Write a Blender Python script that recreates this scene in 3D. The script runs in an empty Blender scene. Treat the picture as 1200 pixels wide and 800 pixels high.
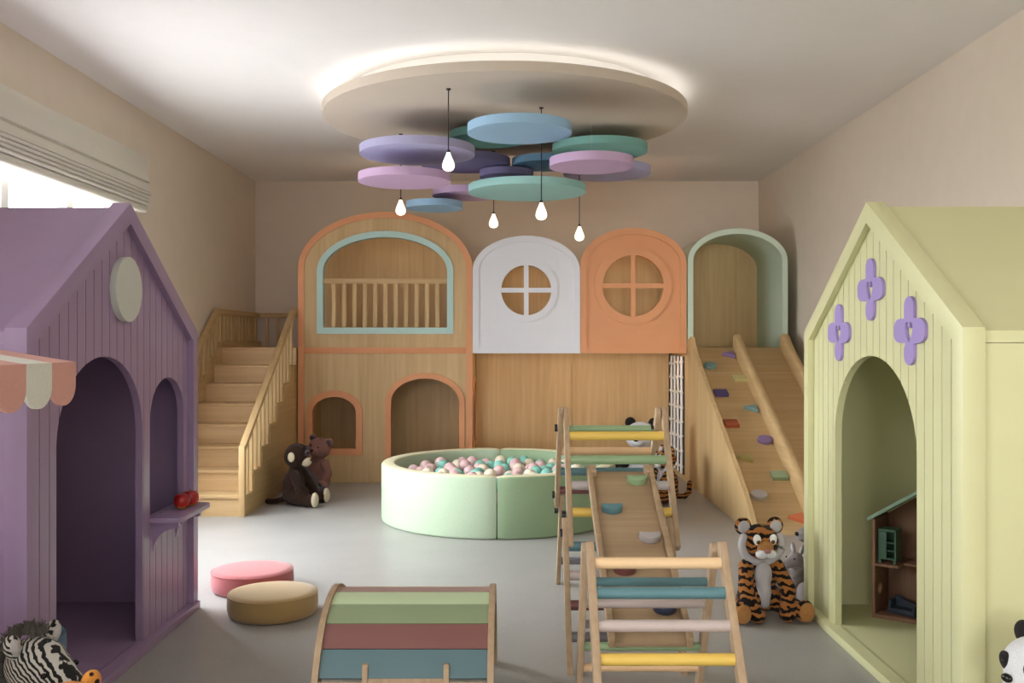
import bpy, bmesh, math, random
from mathutils import Vector, Matrix, Euler
from mathutils.geometry import tessellate_polygon
from math import sin, cos, pi, radians, sqrt, atan2

random.seed(7)
SC = bpy.context.scene
COL = SC.collection

# ------------------------------------------------------------------ materials
def lin(c):
    r = []
    for v in c:
        v = v / 255.0
        r.append(v / 12.92 if v <= 0.04045 else ((v + 0.055) / 1.055) ** 2.4)
    return (*r, 1.0)

def new_mat(name):
    m = bpy.data.materials.new(name)
    m.use_nodes = True
    nt = m.node_tree
    return m, nt, nt.nodes['Principled BSDF'], nt.nodes, nt.links

def coords(nt, scale=(1, 1, 1), kind='Object'):
    tc = nt.nodes.new('ShaderNodeTexCoord')
    mp = nt.nodes.new('ShaderNodeMapping')
    mp.inputs['Scale'].default_value = scale
    nt.links.new(tc.outputs[kind], mp.inputs['Vector'])
    return mp.outputs['Vector']

def noise(nt, vec, scale, detail=3, rough=.5):
    n = nt.nodes.new('ShaderNodeTexNoise')
    n.inputs['Scale'].default_value = scale
    n.inputs['Detail'].default_value = detail
    n.inputs['Roughness'].default_value = rough
    nt.links.new(vec, n.inputs['Vector'])
    return n.outputs['Fac']

def ramp(nt, fac, stops, const=False):
    r = nt.nodes.new('ShaderNodeValToRGB')
    e = r.color_ramp.elements
    while len(e) < len(stops):
        e.new(0.5)
    for el, (p, c) in zip(e, stops):
        el.position = p
        el.color = c
    if const:
        r.color_ramp.interpolation = 'CONSTANT'
    nt.links.new(fac, r.inputs['Fac'])
    return r.outputs['Color']

def bump(nt, fac, bsdf, strength, dist=.01):
    b = nt.nodes.new('ShaderNodeBump')
    b.inputs['Strength'].default_value = strength
    b.inputs['Distance'].default_value = dist
    nt.links.new(fac, b.inputs['Height'])
    nt.links.new(b.outputs['Normal'], bsdf.inputs['Normal'])

def mul(c, k):
    return (min(1, c[0] * k), min(1, c[1] * k), min(1, c[2] * k), 1)

def paint(name, c, rough=.5, var=.04, bs=.05, spec=.4):
    m, nt, b, N, L = new_mat(name)
    c = lin(c)
    v = coords(nt)
    f = noise(nt, v, 6, 4)
    L.new(ramp(nt, f, [(.3, mul(c, 1 - var)), (.7, mul(c, 1 + var))]), b.inputs['Base Color'])
    b.inputs['Roughness'].default_value = rough
    b.inputs['Specular IOR Level'].default_value = spec
    bump(nt, noise(nt, v, 160, 2), b, bs, .004)
    return m

def wood(name, c1, c2, grain='Z', rough=.5, sc=1.0):
    m, nt, b, N, L = new_mat(name)
    s = {'X': (1.2, 26, 26), 'Y': (26, 1.2, 26), 'Z': (26, 26, 1.2)}[grain]
    v = coords(nt, tuple(q * sc for q in s))
    f = noise(nt, v, 1.0, 5, .6)
    s2 = {'X': (.5, 5, 5), 'Y': (5, .5, 5), 'Z': (5, 5, .5)}[grain]
    f2 = noise(nt, coords(nt, tuple(q * sc for q in s2)), 1.0, 2)
    mx = N.new('ShaderNodeMath'); mx.operation = 'MULTIPLY_ADD'
    mx.inputs[1].default_value = .6; 
    L.new(f, mx.inputs[0])
    m2 = N.new('ShaderNodeMath'); m2.operation = 'MULTIPLY'; m2.inputs[1].default_value = .4
    L.new(f2, m2.inputs[0]); L.new(m2.outputs[0], mx.inputs[2])
    L.new(ramp(nt, mx.outputs[0], [(.3, lin(c1)), (.68, lin(c2))]), b.inputs['Base Color'])
    b.inputs['Roughness'].default_value = rough
    b.inputs['Specular IOR Level'].default_value = .35
    bump(nt, f, b, .08, .003)
    return m

def fabric(name, c, rough=.85, sheen=.3, bs=.25, scale=400):
    m, nt, b, N, L = new_mat(name)
    c = lin(c)
    v = coords(nt)
    f = noise(nt, v, scale, 2)
    L.new(ramp(nt, f, [(.3, mul(c, .92)), (.7, mul(c, 1.06))]), b.inputs['Base Color'])
    b.inputs['Roughness'].default_value = rough
    b.inputs['Sheen Weight'].default_value = sheen
    b.inputs['Specular IOR Level'].default_value = .2
    bump(nt, f, b, bs, .003)
    return m

def fur_base(m, nt, b, strength=.6):
    v = coords(nt, (1, 1, .55))
    f = noise(nt, v, 260, 3, .7)
    b.inputs['Roughness'].default_value = .9
    b.inputs['Sheen Weight'].default_value = .08
    b.inputs['Specular IOR Level'].default_value = .1
    bump(nt, f, b, strength, .006)
    return f

def fur(name, c, var=.25):
    m, nt, b, N, L = new_mat(name)
    f = fur_base(m, nt, b)
    c = lin(c)
    L.new(ramp(nt, f, [(.3, mul(c, 1 - var)), (.7, mul(c, 1 + var))]), b.inputs['Base Color'])
    return m

def striped_fur(name, c1, c2, scale, dist, direction='Z', thr=.5, dscale=2.0, rot=(0, 0, 0)):
    m, nt, b, N, L = new_mat(name)
    fur_base(m, nt, b, .5)
    w = N.new('ShaderNodeTexWave')
    w.wave_type = 'BANDS'; w.bands_direction = direction; w.wave_profile = 'SIN'
    w.inputs['Scale'].default_value = scale
    w.inputs['Distortion'].default_value = dist
    w.inputs['Detail'].default_value = 1.5
    w.inputs['Detail Scale'].default_value = dscale
    cv = coords(nt); cv.node.inputs['Rotation'].default_value = rot
    L.new(cv, w.inputs['Vector'])
    L.new(ramp(nt, w.outputs['Fac'], [(thr - .06, lin(c1)), (thr + .06, lin(c2))]), b.inputs['Base Color'])
    return m

def spotted_fur(name, base, spot, scale):
    m, nt, b, N, L = new_mat(name)
    fur_base(m, nt, b, .5)
    vo = N.new('ShaderNodeTexVoronoi'); vo.inputs['Scale'].default_value = scale
    L.new(coords(nt), vo.inputs['Vector'])
    L.new(ramp(nt, vo.outputs['Distance'], [(.34, lin(spot)), (.42, lin(base))]), b.inputs['Base Color'])
    return m

def emit(name, c, s):
    m, nt, b, N, L = new_mat(name)
    b.inputs['Base Color'].default_value = lin(c)
    b.inputs['Emission Color'].default_value = lin(c)
    b.inputs['Emission Strength'].default_value = s
    return m

def terrazzo():
    m, nt, b, N, L = new_mat('floor_speckled')
    v = coords(nt)
    f1 = noise(nt, v, 220, 2, .6)
    f2 = noise(nt, v, 2.2, 3)
    base = ramp(nt, f2, [(.3, lin((156, 154, 150))), (.7, lin((164, 162, 158)))])
    vo = N.new('ShaderNodeTexVoronoi'); vo.inputs['Scale'].default_value = 34
    L.new(v, vo.inputs['Vector'])
    wn = ramp(nt, vo.outputs['Distance'], [(.19, (1, 1, 1, 1)), (.26, (0, 0, 0, 1))])
    mx = N.new('ShaderNodeMix'); mx.data_type = 'RGBA'
    spot = ramp(nt, f1, [(.40, lin((92, 90, 88))), (.58, lin((204, 202, 198)))])
    ml = N.new('ShaderNodeMath'); ml.operation = 'MULTIPLY'; ml.inputs[1].default_value = .75
    L.new(wn, ml.inputs[0])
    L.new(ml.outputs[0], mx.inputs['Factor']); L.new(base, mx.inputs['A']); L.new(spot, mx.inputs['B'])
    L.new(mx.outputs['Result'], b.inputs['Base Color'])
    b.inputs['Roughness'].default_value = .36
    b.inputs['Specular IOR Level'].default_value = .45
    bump(nt, noise(nt, v, 60, 3), b, .05, .004)
    return m

def glass():
    m, nt, b, N, L = new_mat('window_glass')
    N.remove(b)
    t = N.new('ShaderNodeBsdfTransparent'); g = N.new('ShaderNodeBsdfGlossy')
    g.inputs['Roughness'].default_value = .02
    mx = N.new('ShaderNodeMixShader'); mx.inputs[0].default_value = .06
    L.new(t.outputs[0], mx.inputs[1]); L.new(g.outputs[0], mx.inputs[2])
    L.new(mx.outputs[0], N['Material Output'].inputs['Surface'])
    return m

M = dict(
    wall=paint('wall_beige_plaster', (217, 205, 188), .85, .015, .08, .2),
    ceiling=paint('ceiling_white', (234, 232, 229), .9, .01, .05, .2),
    floor=terrazzo(),
    win=paint('window_white', (235, 235, 233), .4, .01, .02),
    glass=glass(),
    blind=fabric('blind_linen', (204, 200, 186), .9, .1, .2, 300),
    purple=paint('purple_paint', (150, 126, 158), .34, .02, .05),
    yellow=paint('yellow_paint', (201, 199, 153), .42, .015, .05),
    grey_disc=paint('pale_grey_paint', (196, 197, 190), .55, .02, .05),
    lilac=paint('lilac_paint', (152, 132, 184), .55, .02, .05),
    ply=wood('birch_plywood', (184, 152, 104), (210, 180, 132), 'Z', .5),
    plyY=wood('birch_plywood_lengthwise', (180, 149, 102), (206, 176, 129), 'Y', .5),
    plyX=wood('birch_plywood_crosswise', (183, 151, 104), (208, 178, 132), 'X', .5),
    oak=wood('oak_frame', (150, 126, 100), (180, 154, 124), 'Z', .5, 1.6),
    oakY=wood('oak_ramp_board', (144, 118, 90), (172, 146, 114), 'X', .5, 1.4),
    dark_wood=wood('walnut_board', (120, 86, 66), (150, 112, 88), 'Z', .6, 2),
    orange=paint('orange_paint', (216, 150, 102), .5, .02, .05),
    aqua=paint('aqua_paint', (182, 213, 205), .5, .02, .05),
    mint=paint('mint_paint', (194, 210, 190), .5, .02, .05),
    white=paint('white_paint', (226, 227, 232), .5, .01, .04),
    rope=fabric('white_rope', (240, 236, 228), .9, .1, .3, 200),
    dark=paint('opening_shade_paint', (58, 50, 44), .8),  # dark paint imitating the shade inside an opening
    beige=paint('beige_disc', (202, 190, 174), .8, .01, .05, .2),
    drum=paint('drum_white', (236, 234, 230), .8, .01, .03, .2),
    led=emit('glow_strip', (250, 249, 248), 4),
    fill_glow=emit('fill_glow', (255, 224, 186), 22),  # glow of hidden strips added to brighten the plywood backings
    bulb=emit('bulb_glow', (255, 240, 218), 1.5),
    black=paint('black_metal', (28, 26, 26), .4, .02, .02),
    c_lilac=paint('panel_lilac', (170, 168, 200), .85, .01, .06, .2),
    c_pink=paint('panel_pink', (192, 164, 194), .85, .01, .06, .2),
    c_sky=paint('panel_sky_blue', (150, 184, 210), .85, .01, .06, .2),
    c_teal=paint('panel_sea_green', (124, 174, 166), .85, .01, .06, .2),
    c_violet=paint('panel_violet', (128, 122, 158), .85, .01, .06, .2),
    c_mint=paint('panel_pale_mint', (160, 206, 202), .85, .01, .06, .2),
    c_blue=paint('panel_blue', (122, 162, 194), .85, .01, .06, .2),
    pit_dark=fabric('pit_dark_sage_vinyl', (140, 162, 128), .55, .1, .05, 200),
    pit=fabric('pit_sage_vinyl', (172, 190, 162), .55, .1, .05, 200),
    pit_top=fabric('pit_cream_vinyl', (218, 212, 172), .55, .1, .05, 200),
    b_mint=paint('ball_mint', (134, 196, 180), .35, .02, .0),
    b_pink=paint('ball_pink', (214, 180, 178), .35, .02, .0),
    b_cream=paint('ball_cream', (226, 214, 190), .35, .02, .0),
    red_f=fabric('red_bouclé', (176, 98, 98)),
    must_f=fabric('mustard_fabric', (164, 134, 86)),
    blue_f=fabric('blue_fabric', (92, 128, 152)),
    stripe_red=fabric('awning_red', (206, 152, 142), .8, .1, .1, 250),
    stripe_white=fabric('awning_white', (214, 214, 204), .8, .1, .1, 250),
    pl_yellow=paint('pole_yellow', (214, 178, 84), .45, .02, .03),
    pl_green=paint('pole_green', (134, 158, 118), .45, .02, .03),
    pl_grey=paint('pole_grey', (168, 160, 158), .45, .02, .03),
    pl_teal=paint('pole_teal', (86, 122, 128), .45, .02, .03),
    pl_mauve=paint('pole_mauve', (182, 166, 160), .45, .02, .03),
    pl_maroon=paint('pole_maroon', (112, 68, 66), .45, .02, .03),
    pl_slate=paint('pole_slate', (118, 116, 120), .45, .02, .03),
    pl_peach=paint('pole_peach', (218, 180, 138), .45, .02, .03),
    pl_cream=paint('pole_cream', (222, 188, 146), .45, .02, .03),
    pl_navy=paint('pole_navy', (62, 70, 92), .45, .02, .03),
    k_mauve=paint('plank_mauve', (170, 140, 132), .5, .02, .03),
    k_lime=paint('plank_light_green', (186, 204, 164), .5, .02, .03),
    k_green=paint('plank_green', (132, 146, 112), .5, .02, .03),
    k_maroon=paint('plank_maroon', (124, 82, 78), .5, .02, .03),
    k_teal=paint('plank_teal', (86, 110, 115), .5, .02, .03),
    k_yellow=paint('plank_yellow', (222, 172, 60), .5, .02, .03),
    h_purple=paint('hold_purple', (136, 112, 158), .5), h_teal=paint('hold_teal', (122, 152, 148), .5),
    h_yellow=paint('hold_yellow', (196, 186, 128), .5), h_indigo=paint('hold_indigo', (86, 74, 122), .5),
    h_red=paint('hold_red', (176, 92, 62), .5), h_olive=paint('hold_olive', (178, 166, 102), .5),
    h_green=paint('hold_green', (150, 170, 134), .5), h_white=paint('hold_grey', (184, 180, 176), .5),
    h_orange=paint('hold_orange', (206, 116, 76), .5),
    tiger=striped_fur('tiger_fur', (24, 18, 15), (156, 100, 50), 8.5, 4.5, 'Z', .5, 3.0),
    zebra=striped_fur('zebra_fur', (38, 37, 37), (192, 188, 182), 24.0, 3.2, 'Y', .5, 2.0, (.75, 0, 0)),
    leopard=spotted_fur('leopard_fur', (206, 136, 62), (28, 20, 16), 34),
    white_f=fur('white_fur', (206, 205, 204), .08), black_f=fur('black_fur', (34, 30, 28)),
    tan_f=fur('tan_fur', (164, 116, 68)), grey_f=fur('grey_fur', (142, 132, 130), .15),
    ltgrey_f=fur('pale_grey_fur', (178, 172, 172), .1),
    brown_f=fur('dark_brown_fur', (52, 36, 28), .5), cream_f=fur('cream_fur', (214, 200, 172), .08),
    mauve_f=fur('mauve_brown_fur', (140, 100, 92), .15), slate_f=fur('slate_fur', (88, 78, 82), .15),
    mane=fur('mane_fur', (84, 80, 74), .4),
    pink_n=paint('pink_nose', (156, 104, 96), .6), eye_w=paint('eye_white', (224, 224, 222), .4),
    eye_b=paint('eye_black', (14, 12, 12), .2), amber=paint('eye_amber', (142, 92, 30), .25),
    apple=None,
    dh_green=paint('toy_green', (72, 104, 82), .5), dh_roof=paint('toy_roof_green', (146, 172, 150), .5),
    dh_navy=paint('toy_navy', (48, 56, 68), .6),
)
def apple_mat():
    m, nt, b, N, L = new_mat('apple_skin')
    tc = N.new('ShaderNodeTexCoord'); sx = N.new('ShaderNodeSeparateXYZ')
    L.new(tc.outputs['Generated'], sx.inputs[0])
    nz = noise(nt, coords(nt, (60, 60, 8)), 1, 3)
    a = N.new('ShaderNodeMath'); a.operation = 'MULTIPLY_ADD'; a.inputs[1].default_value = .6
    L.new(nz, a.inputs[0]); L.new(sx.outputs['Z'], a.inputs[2])
    L.new(ramp(nt, a.outputs[0], [(.3, lin((176, 140, 60))), (.52, lin((178, 36, 30))), (.9, lin((150, 18, 22)))]), b.inputs['Base Color'])
    b.inputs['Roughness'].default_value = .3
    return m
M['apple'] = apple_mat()

# ------------------------------------------------------------------ mesh helpers
def finish(bm, name, mat, parent=None, world=True, ang=35, smooth=True):
    bmesh.ops.recalc_face_normals(bm, faces=bm.faces)
    me = bpy.data.meshes.new(name)
    bm.to_mesh(me); bm.free()
    if smooth:
        me.polygons.foreach_set('use_smooth', [True] * len(me.polygons))
        me.set_sharp_from_angle(angle=radians(ang))
    me.materials.append(mat)
    o = bpy.data.objects.new(name, me)
    COL.objects.link(o)
    if parent is not None:
        o.parent = parent
        if world:                       # geometry was laid out in room coordinates
            p, off = parent, Vector((0, 0, 0))
            while p is not None:
                off += p.location; p = p.parent
            me.transform(Matrix.Translation(-off))
    return o

def thing(name, label, cat, loc=(0, 0, 0), rotz=0, group=None):
    o = bpy.data.objects.new(name, None)
    COL.objects.link(o)
    o.location = loc; o.rotation_euler = (0, 0, rotz)
    o.empty_display_size = .1
    o['label'] = label; o['category'] = cat
    if group: o['group'] = group
    return o

def tag(o, label, cat, group=None):
    o['label'] = label; o['category'] = cat
    if group: o['group'] = group
    return o

def struct(o):
    o['kind'] = 'structure'; return o

def recenter(o):
    """put a single-mesh thing's origin at its base centre"""
    vs = [v.co for v in o.data.vertices]
    lo = Vector((min(v[i] for v in vs) for i in range(3))); hi = Vector((max(v[i] for v in vs) for i in range(3)))
    c = Vector(((lo.x + hi.x) / 2, (lo.y + hi.y) / 2, lo.z))
    o.data.transform(Matrix.Translation(-c)); o.location = c
    return o

def add_box(bm, x0, x1, y0, y1, z0, z1, bev=0.0):
    vs = [bm.verts.new(p) for p in ((x0, y0, z0), (x1, y0, z0), (x1, y1, z0), (x0, y1, z0), (x0, y0, z1), (x1, y0, z1), (x1, y1, z1), (x0, y1, z1))]
    fs = [bm.faces.new([vs[i] for i in q]) for q in ((0, 3, 2, 1), (4, 5, 6, 7), (0, 1, 5, 4), (1, 2, 6, 5), (2, 3, 7, 6), (3, 0, 4, 7))]
    if bev > 0:
        es = set(e for f in fs for e in f.edges)
        bmesh.ops.bevel(bm, geom=list(es), offset=bev, segments=2, profile=.5, affect='EDGES')

def box(x0, x1, y0, y1, z0, z1, bev=0.0):
    bm = bmesh.new(); add_box(bm, x0, x1, y0, y1, z0, z1, bev); return bm

def add_prism(bm, outer, holes, d0, d1, fn, bev=0.0):
    """outline (a,b) with holes, swept from d0 to d1; fn(a,b,d)->xyz"""
    loops = [outer] + list(holes)
    flat = [p for l in loops for p in l]
    va = [bm.verts.new(fn(p[0], p[1], d0)) for p in flat]
    vb = [bm.verts.new(fn(p[0], p[1], d1)) for p in flat]
    newf = []
    if holes:
        tris = tessellate_polygon([[Vector((p[0], p[1], 0)) for p in l] for l in loops])
        for t in tris:
            for vv in (va, vb):
                try: newf.append(bm.faces.new([vv[i] for i in t]))
                except ValueError: pass
    else:
        newf.append(bm.faces.new(va)); newf.append(bm.faces.new(vb))
    k = 0
    for l in loops:
        n = len(l)
        for i in range(n):
            a, b = k + i, k + (i + 1) % n
            newf.append(bm.faces.new((va[a], va[b], vb[b], vb[a])))
        k += n
    if bev > 0 and not holes:
        es = set(newf[0].edges) | set(newf[1].edges)
        bmesh.ops.bevel(bm, geom=list(es), offset=bev, segments=2, profile=.5, affect='EDGES')

XZ = lambda a, b, d: (a, d, b)      # outline in x,z swept along y
YZ = lambda a, b, d: (d, a, b)      # outline in y,z swept along x
XY = lambda a, b, d: (a, b, d)      # outline in x,y swept along z

def prism(outer, holes, d0, d1, fn, bev=0.0):
    bm = bmesh.new(); add_prism(bm, outer, holes, d0, d1, fn, bev); return bm

def arch(a0, a1, zb, zs, zt, n=40):
    c, r = (a0 + a1) / 2, (a1 - a0) / 2
    pts = [(a0, zb)]
    for i in range(n + 1):
        t = pi - pi * i / n
        pts.append((c + r * cos(t), zs + (zt - zs) * sin(t)))
    pts.append((a1, zb))
    return pts

def ring_pts(cx, cy, r, n=48, r2=None):
    return [(cx + r * cos(2 * pi * i / n), cy + (r2 or r) * sin(2 * pi * i / n)) for i in range(n)]

def band(a0, a1, zb, zs, zt, w, n=40, open_bottom=False):
    """arch-shaped frame band; returns (outer, holes)"""
    out = arch(a0, a1, zb, zs, zt, n)
    if open_bottom:
        inn = arch(a0 + w, a1 - w, zb, zs, zt - w, n)
        return out + inn[::-1], []
    return out, [arch(a0 + w, a1 - w, zb + w, zs, zt - w, n)]

def add_tube(bm, pts, r, n=10, caps=True, r1=None):
    pts = [Vector(p) for p in pts]
    m = len(pts)
    rings = []
    up = None
    for i, p in enumerate(pts):
        d = (pts[min(i + 1, m - 1)] - pts[max(i - 1, 0)]).normalized()
        if up is None or abs(up.dot(d)) > .98:
            up = Vector((0, 0, 1)) if abs(d.z) < .9 else Vector((1, 0, 0))
        s = d.cross(up).normalized(); u = s.cross(d).normalized()
        rr = r if r1 is None else r + (r1 - r) * i / (m - 1)
        rings.append([bm.verts.new(p + (s * cos(2 * pi * k / n) + u * sin(2 * pi * k / n)) * rr) for k in range(n)])
    for a, b in zip(rings, rings[1:]):
        for k in range(n):
            bm.faces.new((a[k], a[(k + 1) % n], b[(k + 1) % n], b[k]))
    if caps:
        bm.faces.new(rings[0][::-1]); bm.faces.new(rings[-1])

def tube(pts, r, n=10, r1=None):
    bm = bmesh.new(); add_tube(bm, pts, r, n, True, r1); return bm

def add_lathe(bm, prof, c=(0, 0, 0), n=48):
    rings = []
    for r, z in prof:
        if r < 1e-6:
            rings.append([bm.verts.new((c[0], c[1], c[2] + z))])
        else:
            rings.append([bm.verts.new((c[0] + r * cos(2 * pi * k / n), c[1] + r * sin(2 * pi * k / n), c[2] + z)) for k in range(n)])
    for a, b in zip(rings, rings[1:]):
        for k in range(n):
            q = [a[k % len(a)], a[(k + 1) % len(a)], b[(k + 1) % len(b)], b[k % len(b)]]
            u = []
            for v in q:
                if v not in u: u.append(v)
            if len(u) > 2:
                try: bm.faces.new(u)
                except ValueError: pass

def lathe(prof, c=(0, 0, 0), n=48):
    bm = bmesh.new(); add_lathe(bm, prof, c, n); return bm

def add_ball(bm, c, r, sub=2, rot=None):
    rr = Vector((r, r, r)) if not hasattr(r, '__len__') else Vector(r)
    mt = Matrix.Translation(Vector(c)) @ (Euler(rot).to_matrix().to_4x4() if rot else Matrix.Identity(4)) @ Matrix.Diagonal((*rr, 1))
    bmesh.ops.create_icosphere(bm, subdivisions=sub, radius=1, matrix=mt)

def ball(c, r, sub=3, rot=None):
    bm = bmesh.new(); add_ball(bm, c, r, sub, rot); return bm

# ------------------------------------------------------------------ camera, world
F = 1130.0
cam_d = bpy.data.cameras.new('camera')
cam_d.sensor_width = 36; cam_d.lens = 36 * F / 1200
cam_d.clip_start = .05
cam = bpy.data.objects.new('camera', cam_d)
COL.objects.link(cam)
cam.location = (0, 0, 1.4); cam.rotation_euler = (pi / 2, 0, 0)
SC.camera = cam

SKY = 23.5
w = bpy.data.worlds.new('daylight'); SC.world = w; w.use_nodes = True
wt = w.node_tree; bg = wt.nodes['Background']
tcw = wt.nodes.new('ShaderNodeTexCoord'); sxw = wt.nodes.new('ShaderNodeSeparateXYZ')
wt.links.new(tcw.outputs['Generated'], sxw.inputs[0])
mrw = wt.nodes.new('ShaderNodeMapRange')
mrw.inputs['From Min'].default_value = -.06; mrw.inputs['From Max'].default_value = .04
wt.links.new(sxw.outputs['Z'], mrw.inputs['Value'])
crw = wt.nodes.new('ShaderNodeValToRGB')          # ground below the horizon, overcast sky above
crw.color_ramp.elements[0].color = (.36, .365, .37, 1); crw.color_ramp.elements[1].color = (.90, .95, 1.0, 1)
wt.links.new(mrw.outputs['Result'], crw.inputs['Fac'])
wt.links.new(crw.outputs['Color'], bg.inputs['Color'])
mry = wt.nodes.new('ShaderNodeMapRange')          # sky dimmed behind the camera to weaken fill through the rear window
mry.inputs['From Min'].default_value = -.75; mry.inputs['From Max'].default_value = -.45
mry.inputs['To Min'].default_value = SKY * .16; mry.inputs['To Max'].default_value = SKY
wt.links.new(sxw.outputs['Y'], mry.inputs['Value'])
wt.links.new(mry.outputs['Result'], bg.inputs['Strength'])

sun = bpy.data.lights.new('low_sun', 'SUN'); sun.energy = 1.15; sun.angle = radians(16); sun.color = (1, .98, .94)
so = bpy.data.objects.new('low_sun', sun); COL.objects.link(so); so.location = (-1, -8, 4)
so.rotation_euler = Vector((.13, 1, -.028)).to_track_quat('-Z', 'Y').to_euler()

# ------------------------------------------------------------------ room
XL, XR, YB, YF, ZC = -2.96, 2.845, 11.12, -4.5, 3.247
struct(finish(box(XL - .2, XR + .2, YF - .2, YB + .2, -.1, 0), 'floor', M['floor']))
struct(finish(box(XL - .2, XR + .2, YF - .2, YB + .2, ZC, ZC + .1), 'ceiling', M['ceiling']))
struct(finish(box(XL - .2, XR + .2, YB, YB + .2, 0, ZC), 'wall_back', M['wall']))
struct(finish(box(XR, XR + .2, YF, YB, 0, ZC), 'wall_right', M['wall']))
WIN = [(4.9, 7.45, .55, 2.72), (-.7, 1.9, 1.0, 2.75)]  # second entry is an unseen window added to light the right side
holes = [[(a, c), (b, c), (b, d), (a, d)] for a, b, c, d in WIN]
struct(finish(prism([(YF, 0), (YB, 0), (YB, ZC), (YF, ZC)], holes, XL - .2, XL, YZ), 'wall_left', M['wall']))
for i, (a, b, c, d) in enumerate(WIN):
    e = thing('window_%d' % (i * 2 + 1), 'white framed casement window in the left wall' if i == 0 else 'unseen white framed window added in the left wall to brighten the room', 'window', (XL - .1, (a + b) / 2, c))
    del e['label'], e['category']
    e['kind'] = 'structure'
    n = 3
    bm = bmesh.new()
    add_prism(bm, [(a, c), (b, c), (b, d), (a, d)], [[(a + .07, c + .07), (b - .07, c + .07), (b - .07, d - .07), (a + .07, d - .07)]], XL - .14, XL - .06, YZ)
    for k in range(1, n):
        y = a + (b - a) * k / n
        add_box(bm, XL - .135, XL - .065, y - .045, y + .045, c + .07, d - .07)
    o = finish(bm, 'window_frame', M['win'], e); o['kind'] = 'structure'
    for k in range(n):
        y0 = a + (b - a) * k / n; y1 = a + (b - a) * (k + 1) / n
        o = finish(box(XL - .103, XL - .097, y0 + .04, y1 - .04, c + .06, d - .06), 'window_pane', M['glass'], e); o['kind'] = 'structure'
    bm = bmesh.new()
    for (p, q, r, s) in ((a - .05, a, c - .05, d + .05), (b, b + .05, c - .05, d + .05), (a, b, d, d + .05)):
        add_box(bm, XL - .005, XL + .018, p, q, r, s, .004)
    o = finish(bm, 'window_casing', M['win'], e); o['kind'] = 'structure'
    o = finish(box(XL - .06, XL + .06, a - .06, b + .06, c - .035, c, .006), 'window_sill', M['win'], e); o['kind'] = 'structure'
    la = bpy.data.lights.new('sky_portal', 'AREA'); la.shape = 'RECTANGLE'; la.size = b - a; la.size_y = d - c
    la.cycles.is_portal = True
    lo = bpy.data.objects.new('sky_portal', la); COL.objects.link(lo)
    lo.location = (XL - .22, (a + b) / 2, (c + d) / 2)
    lo.rotation_euler = Euler((0, -pi / 2, 0)).to_matrix().to_euler()
    lo.rotation_euler = Matrix(((0, 0, -1), (1, 0, 0), (0, -1, 0))).to_euler()

# unseen wide window added behind the camera for frontal fill light
a, b, c, d = -2.5, 2.4, .35, 3.1
struct(finish(prism([(XL - .2, 0), (XR + .2, 0), (XR + .2, ZC), (XL - .2, ZC)], [[(a, c), (b, c), (b, d), (a, d)]], YF - .2, YF, XZ), 'wall_front', M['wall']))
e = bpy.data.objects.new('window_2', None); COL.objects.link(e); e.location = (0, YF - .1, c); e['kind'] = 'structure'
bm = bmesh.new()
add_prism(bm, [(a, c), (b, c), (b, d), (a, d)], [[(a + .07, c + .07), (b - .07, c + .07), (b - .07, d - .07), (a + .07, d - .07)]], YF - .14, YF - .06, XZ)
for k in range(1, 4):
    x = a + (b - a) * k / 4
    add_box(bm, x - .045, x + .045, YF - .135, YF - .065, c + .07, d - .07)
o = finish(bm, 'window_frame', M['win'], e); o['kind'] = 'structure'
for k in range(4):
    o = finish(box(a + (b - a) * k / 4 + .04, a + (b - a) * (k + 1) / 4 - .04, YF - .103, YF - .097, c + .06, d - .06), 'window_pane', M['glass'], e); o['kind'] = 'structure'
o = finish(box(a - .06, b + .06, YF - .06, YF + .06, c - .035, c, .006), 'window_sill', M['win'], e); o['kind'] = 'structure'
la = bpy.data.lights.new('sky_portal', 'AREA'); la.shape = 'RECTANGLE'; la.size = b - a; la.size_y = d - c
la.cycles.is_portal = True
lo = bpy.data.objects.new('sky_portal', la); COL.objects.link(lo)
lo.location = ((a + b) / 2, YF - .22, (c + d) / 2); lo.rotation_euler = (pi / 2, 0, 0)   # area lights shine along -Z: into the room (+Y)

# roman blind: a billowing top flap over stacked folds
e = thing('roman_blind', 'off-white roman blind gathered in folds above the left window', 'blind', (XL, 6.15, 2.42))
y0, y1 = 4.72, 7.56
prof = [(XL + .03, 2.845), (XL + .095, 2.845), (XL + .10, 2.80), (XL + .098, 2.76), (XL + .104, 2.71), (XL + .118, 2.665), (XL + .126, 2.648), (XL + .112, 2.64), (XL + .03, 2.64)]
finish(prism([(a - 0, b) for a, b in prof], [], y0, y1, lambda a, b, d: (a, d, b)), 'blind_flap', M['blind'], e, ang=50)
zz = 2.64
for k, (h, dx) in enumerate([(.075, .128), (.026, .134), (.026, .128), (.026, .122), (.026, .116), (.055, .10)]):
    pr = [(XL + .03, zz)]
    for i in range(7):
        t = i / 6
        pr.append((XL + dx - .022 + .022 * (t ** .7 if k == 0 else sin(pi * (t * .6 + .25))), zz - h * t + (.004 if i == 6 else 0)))
    pr.append((XL + .03, zz - h + .004))
    zz -= h
    finish(prism(pr, [], y0, y1, lambda a, b, d: (a, d, b)), 'blind_fold', M['blind'], e, ang=60)

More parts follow.
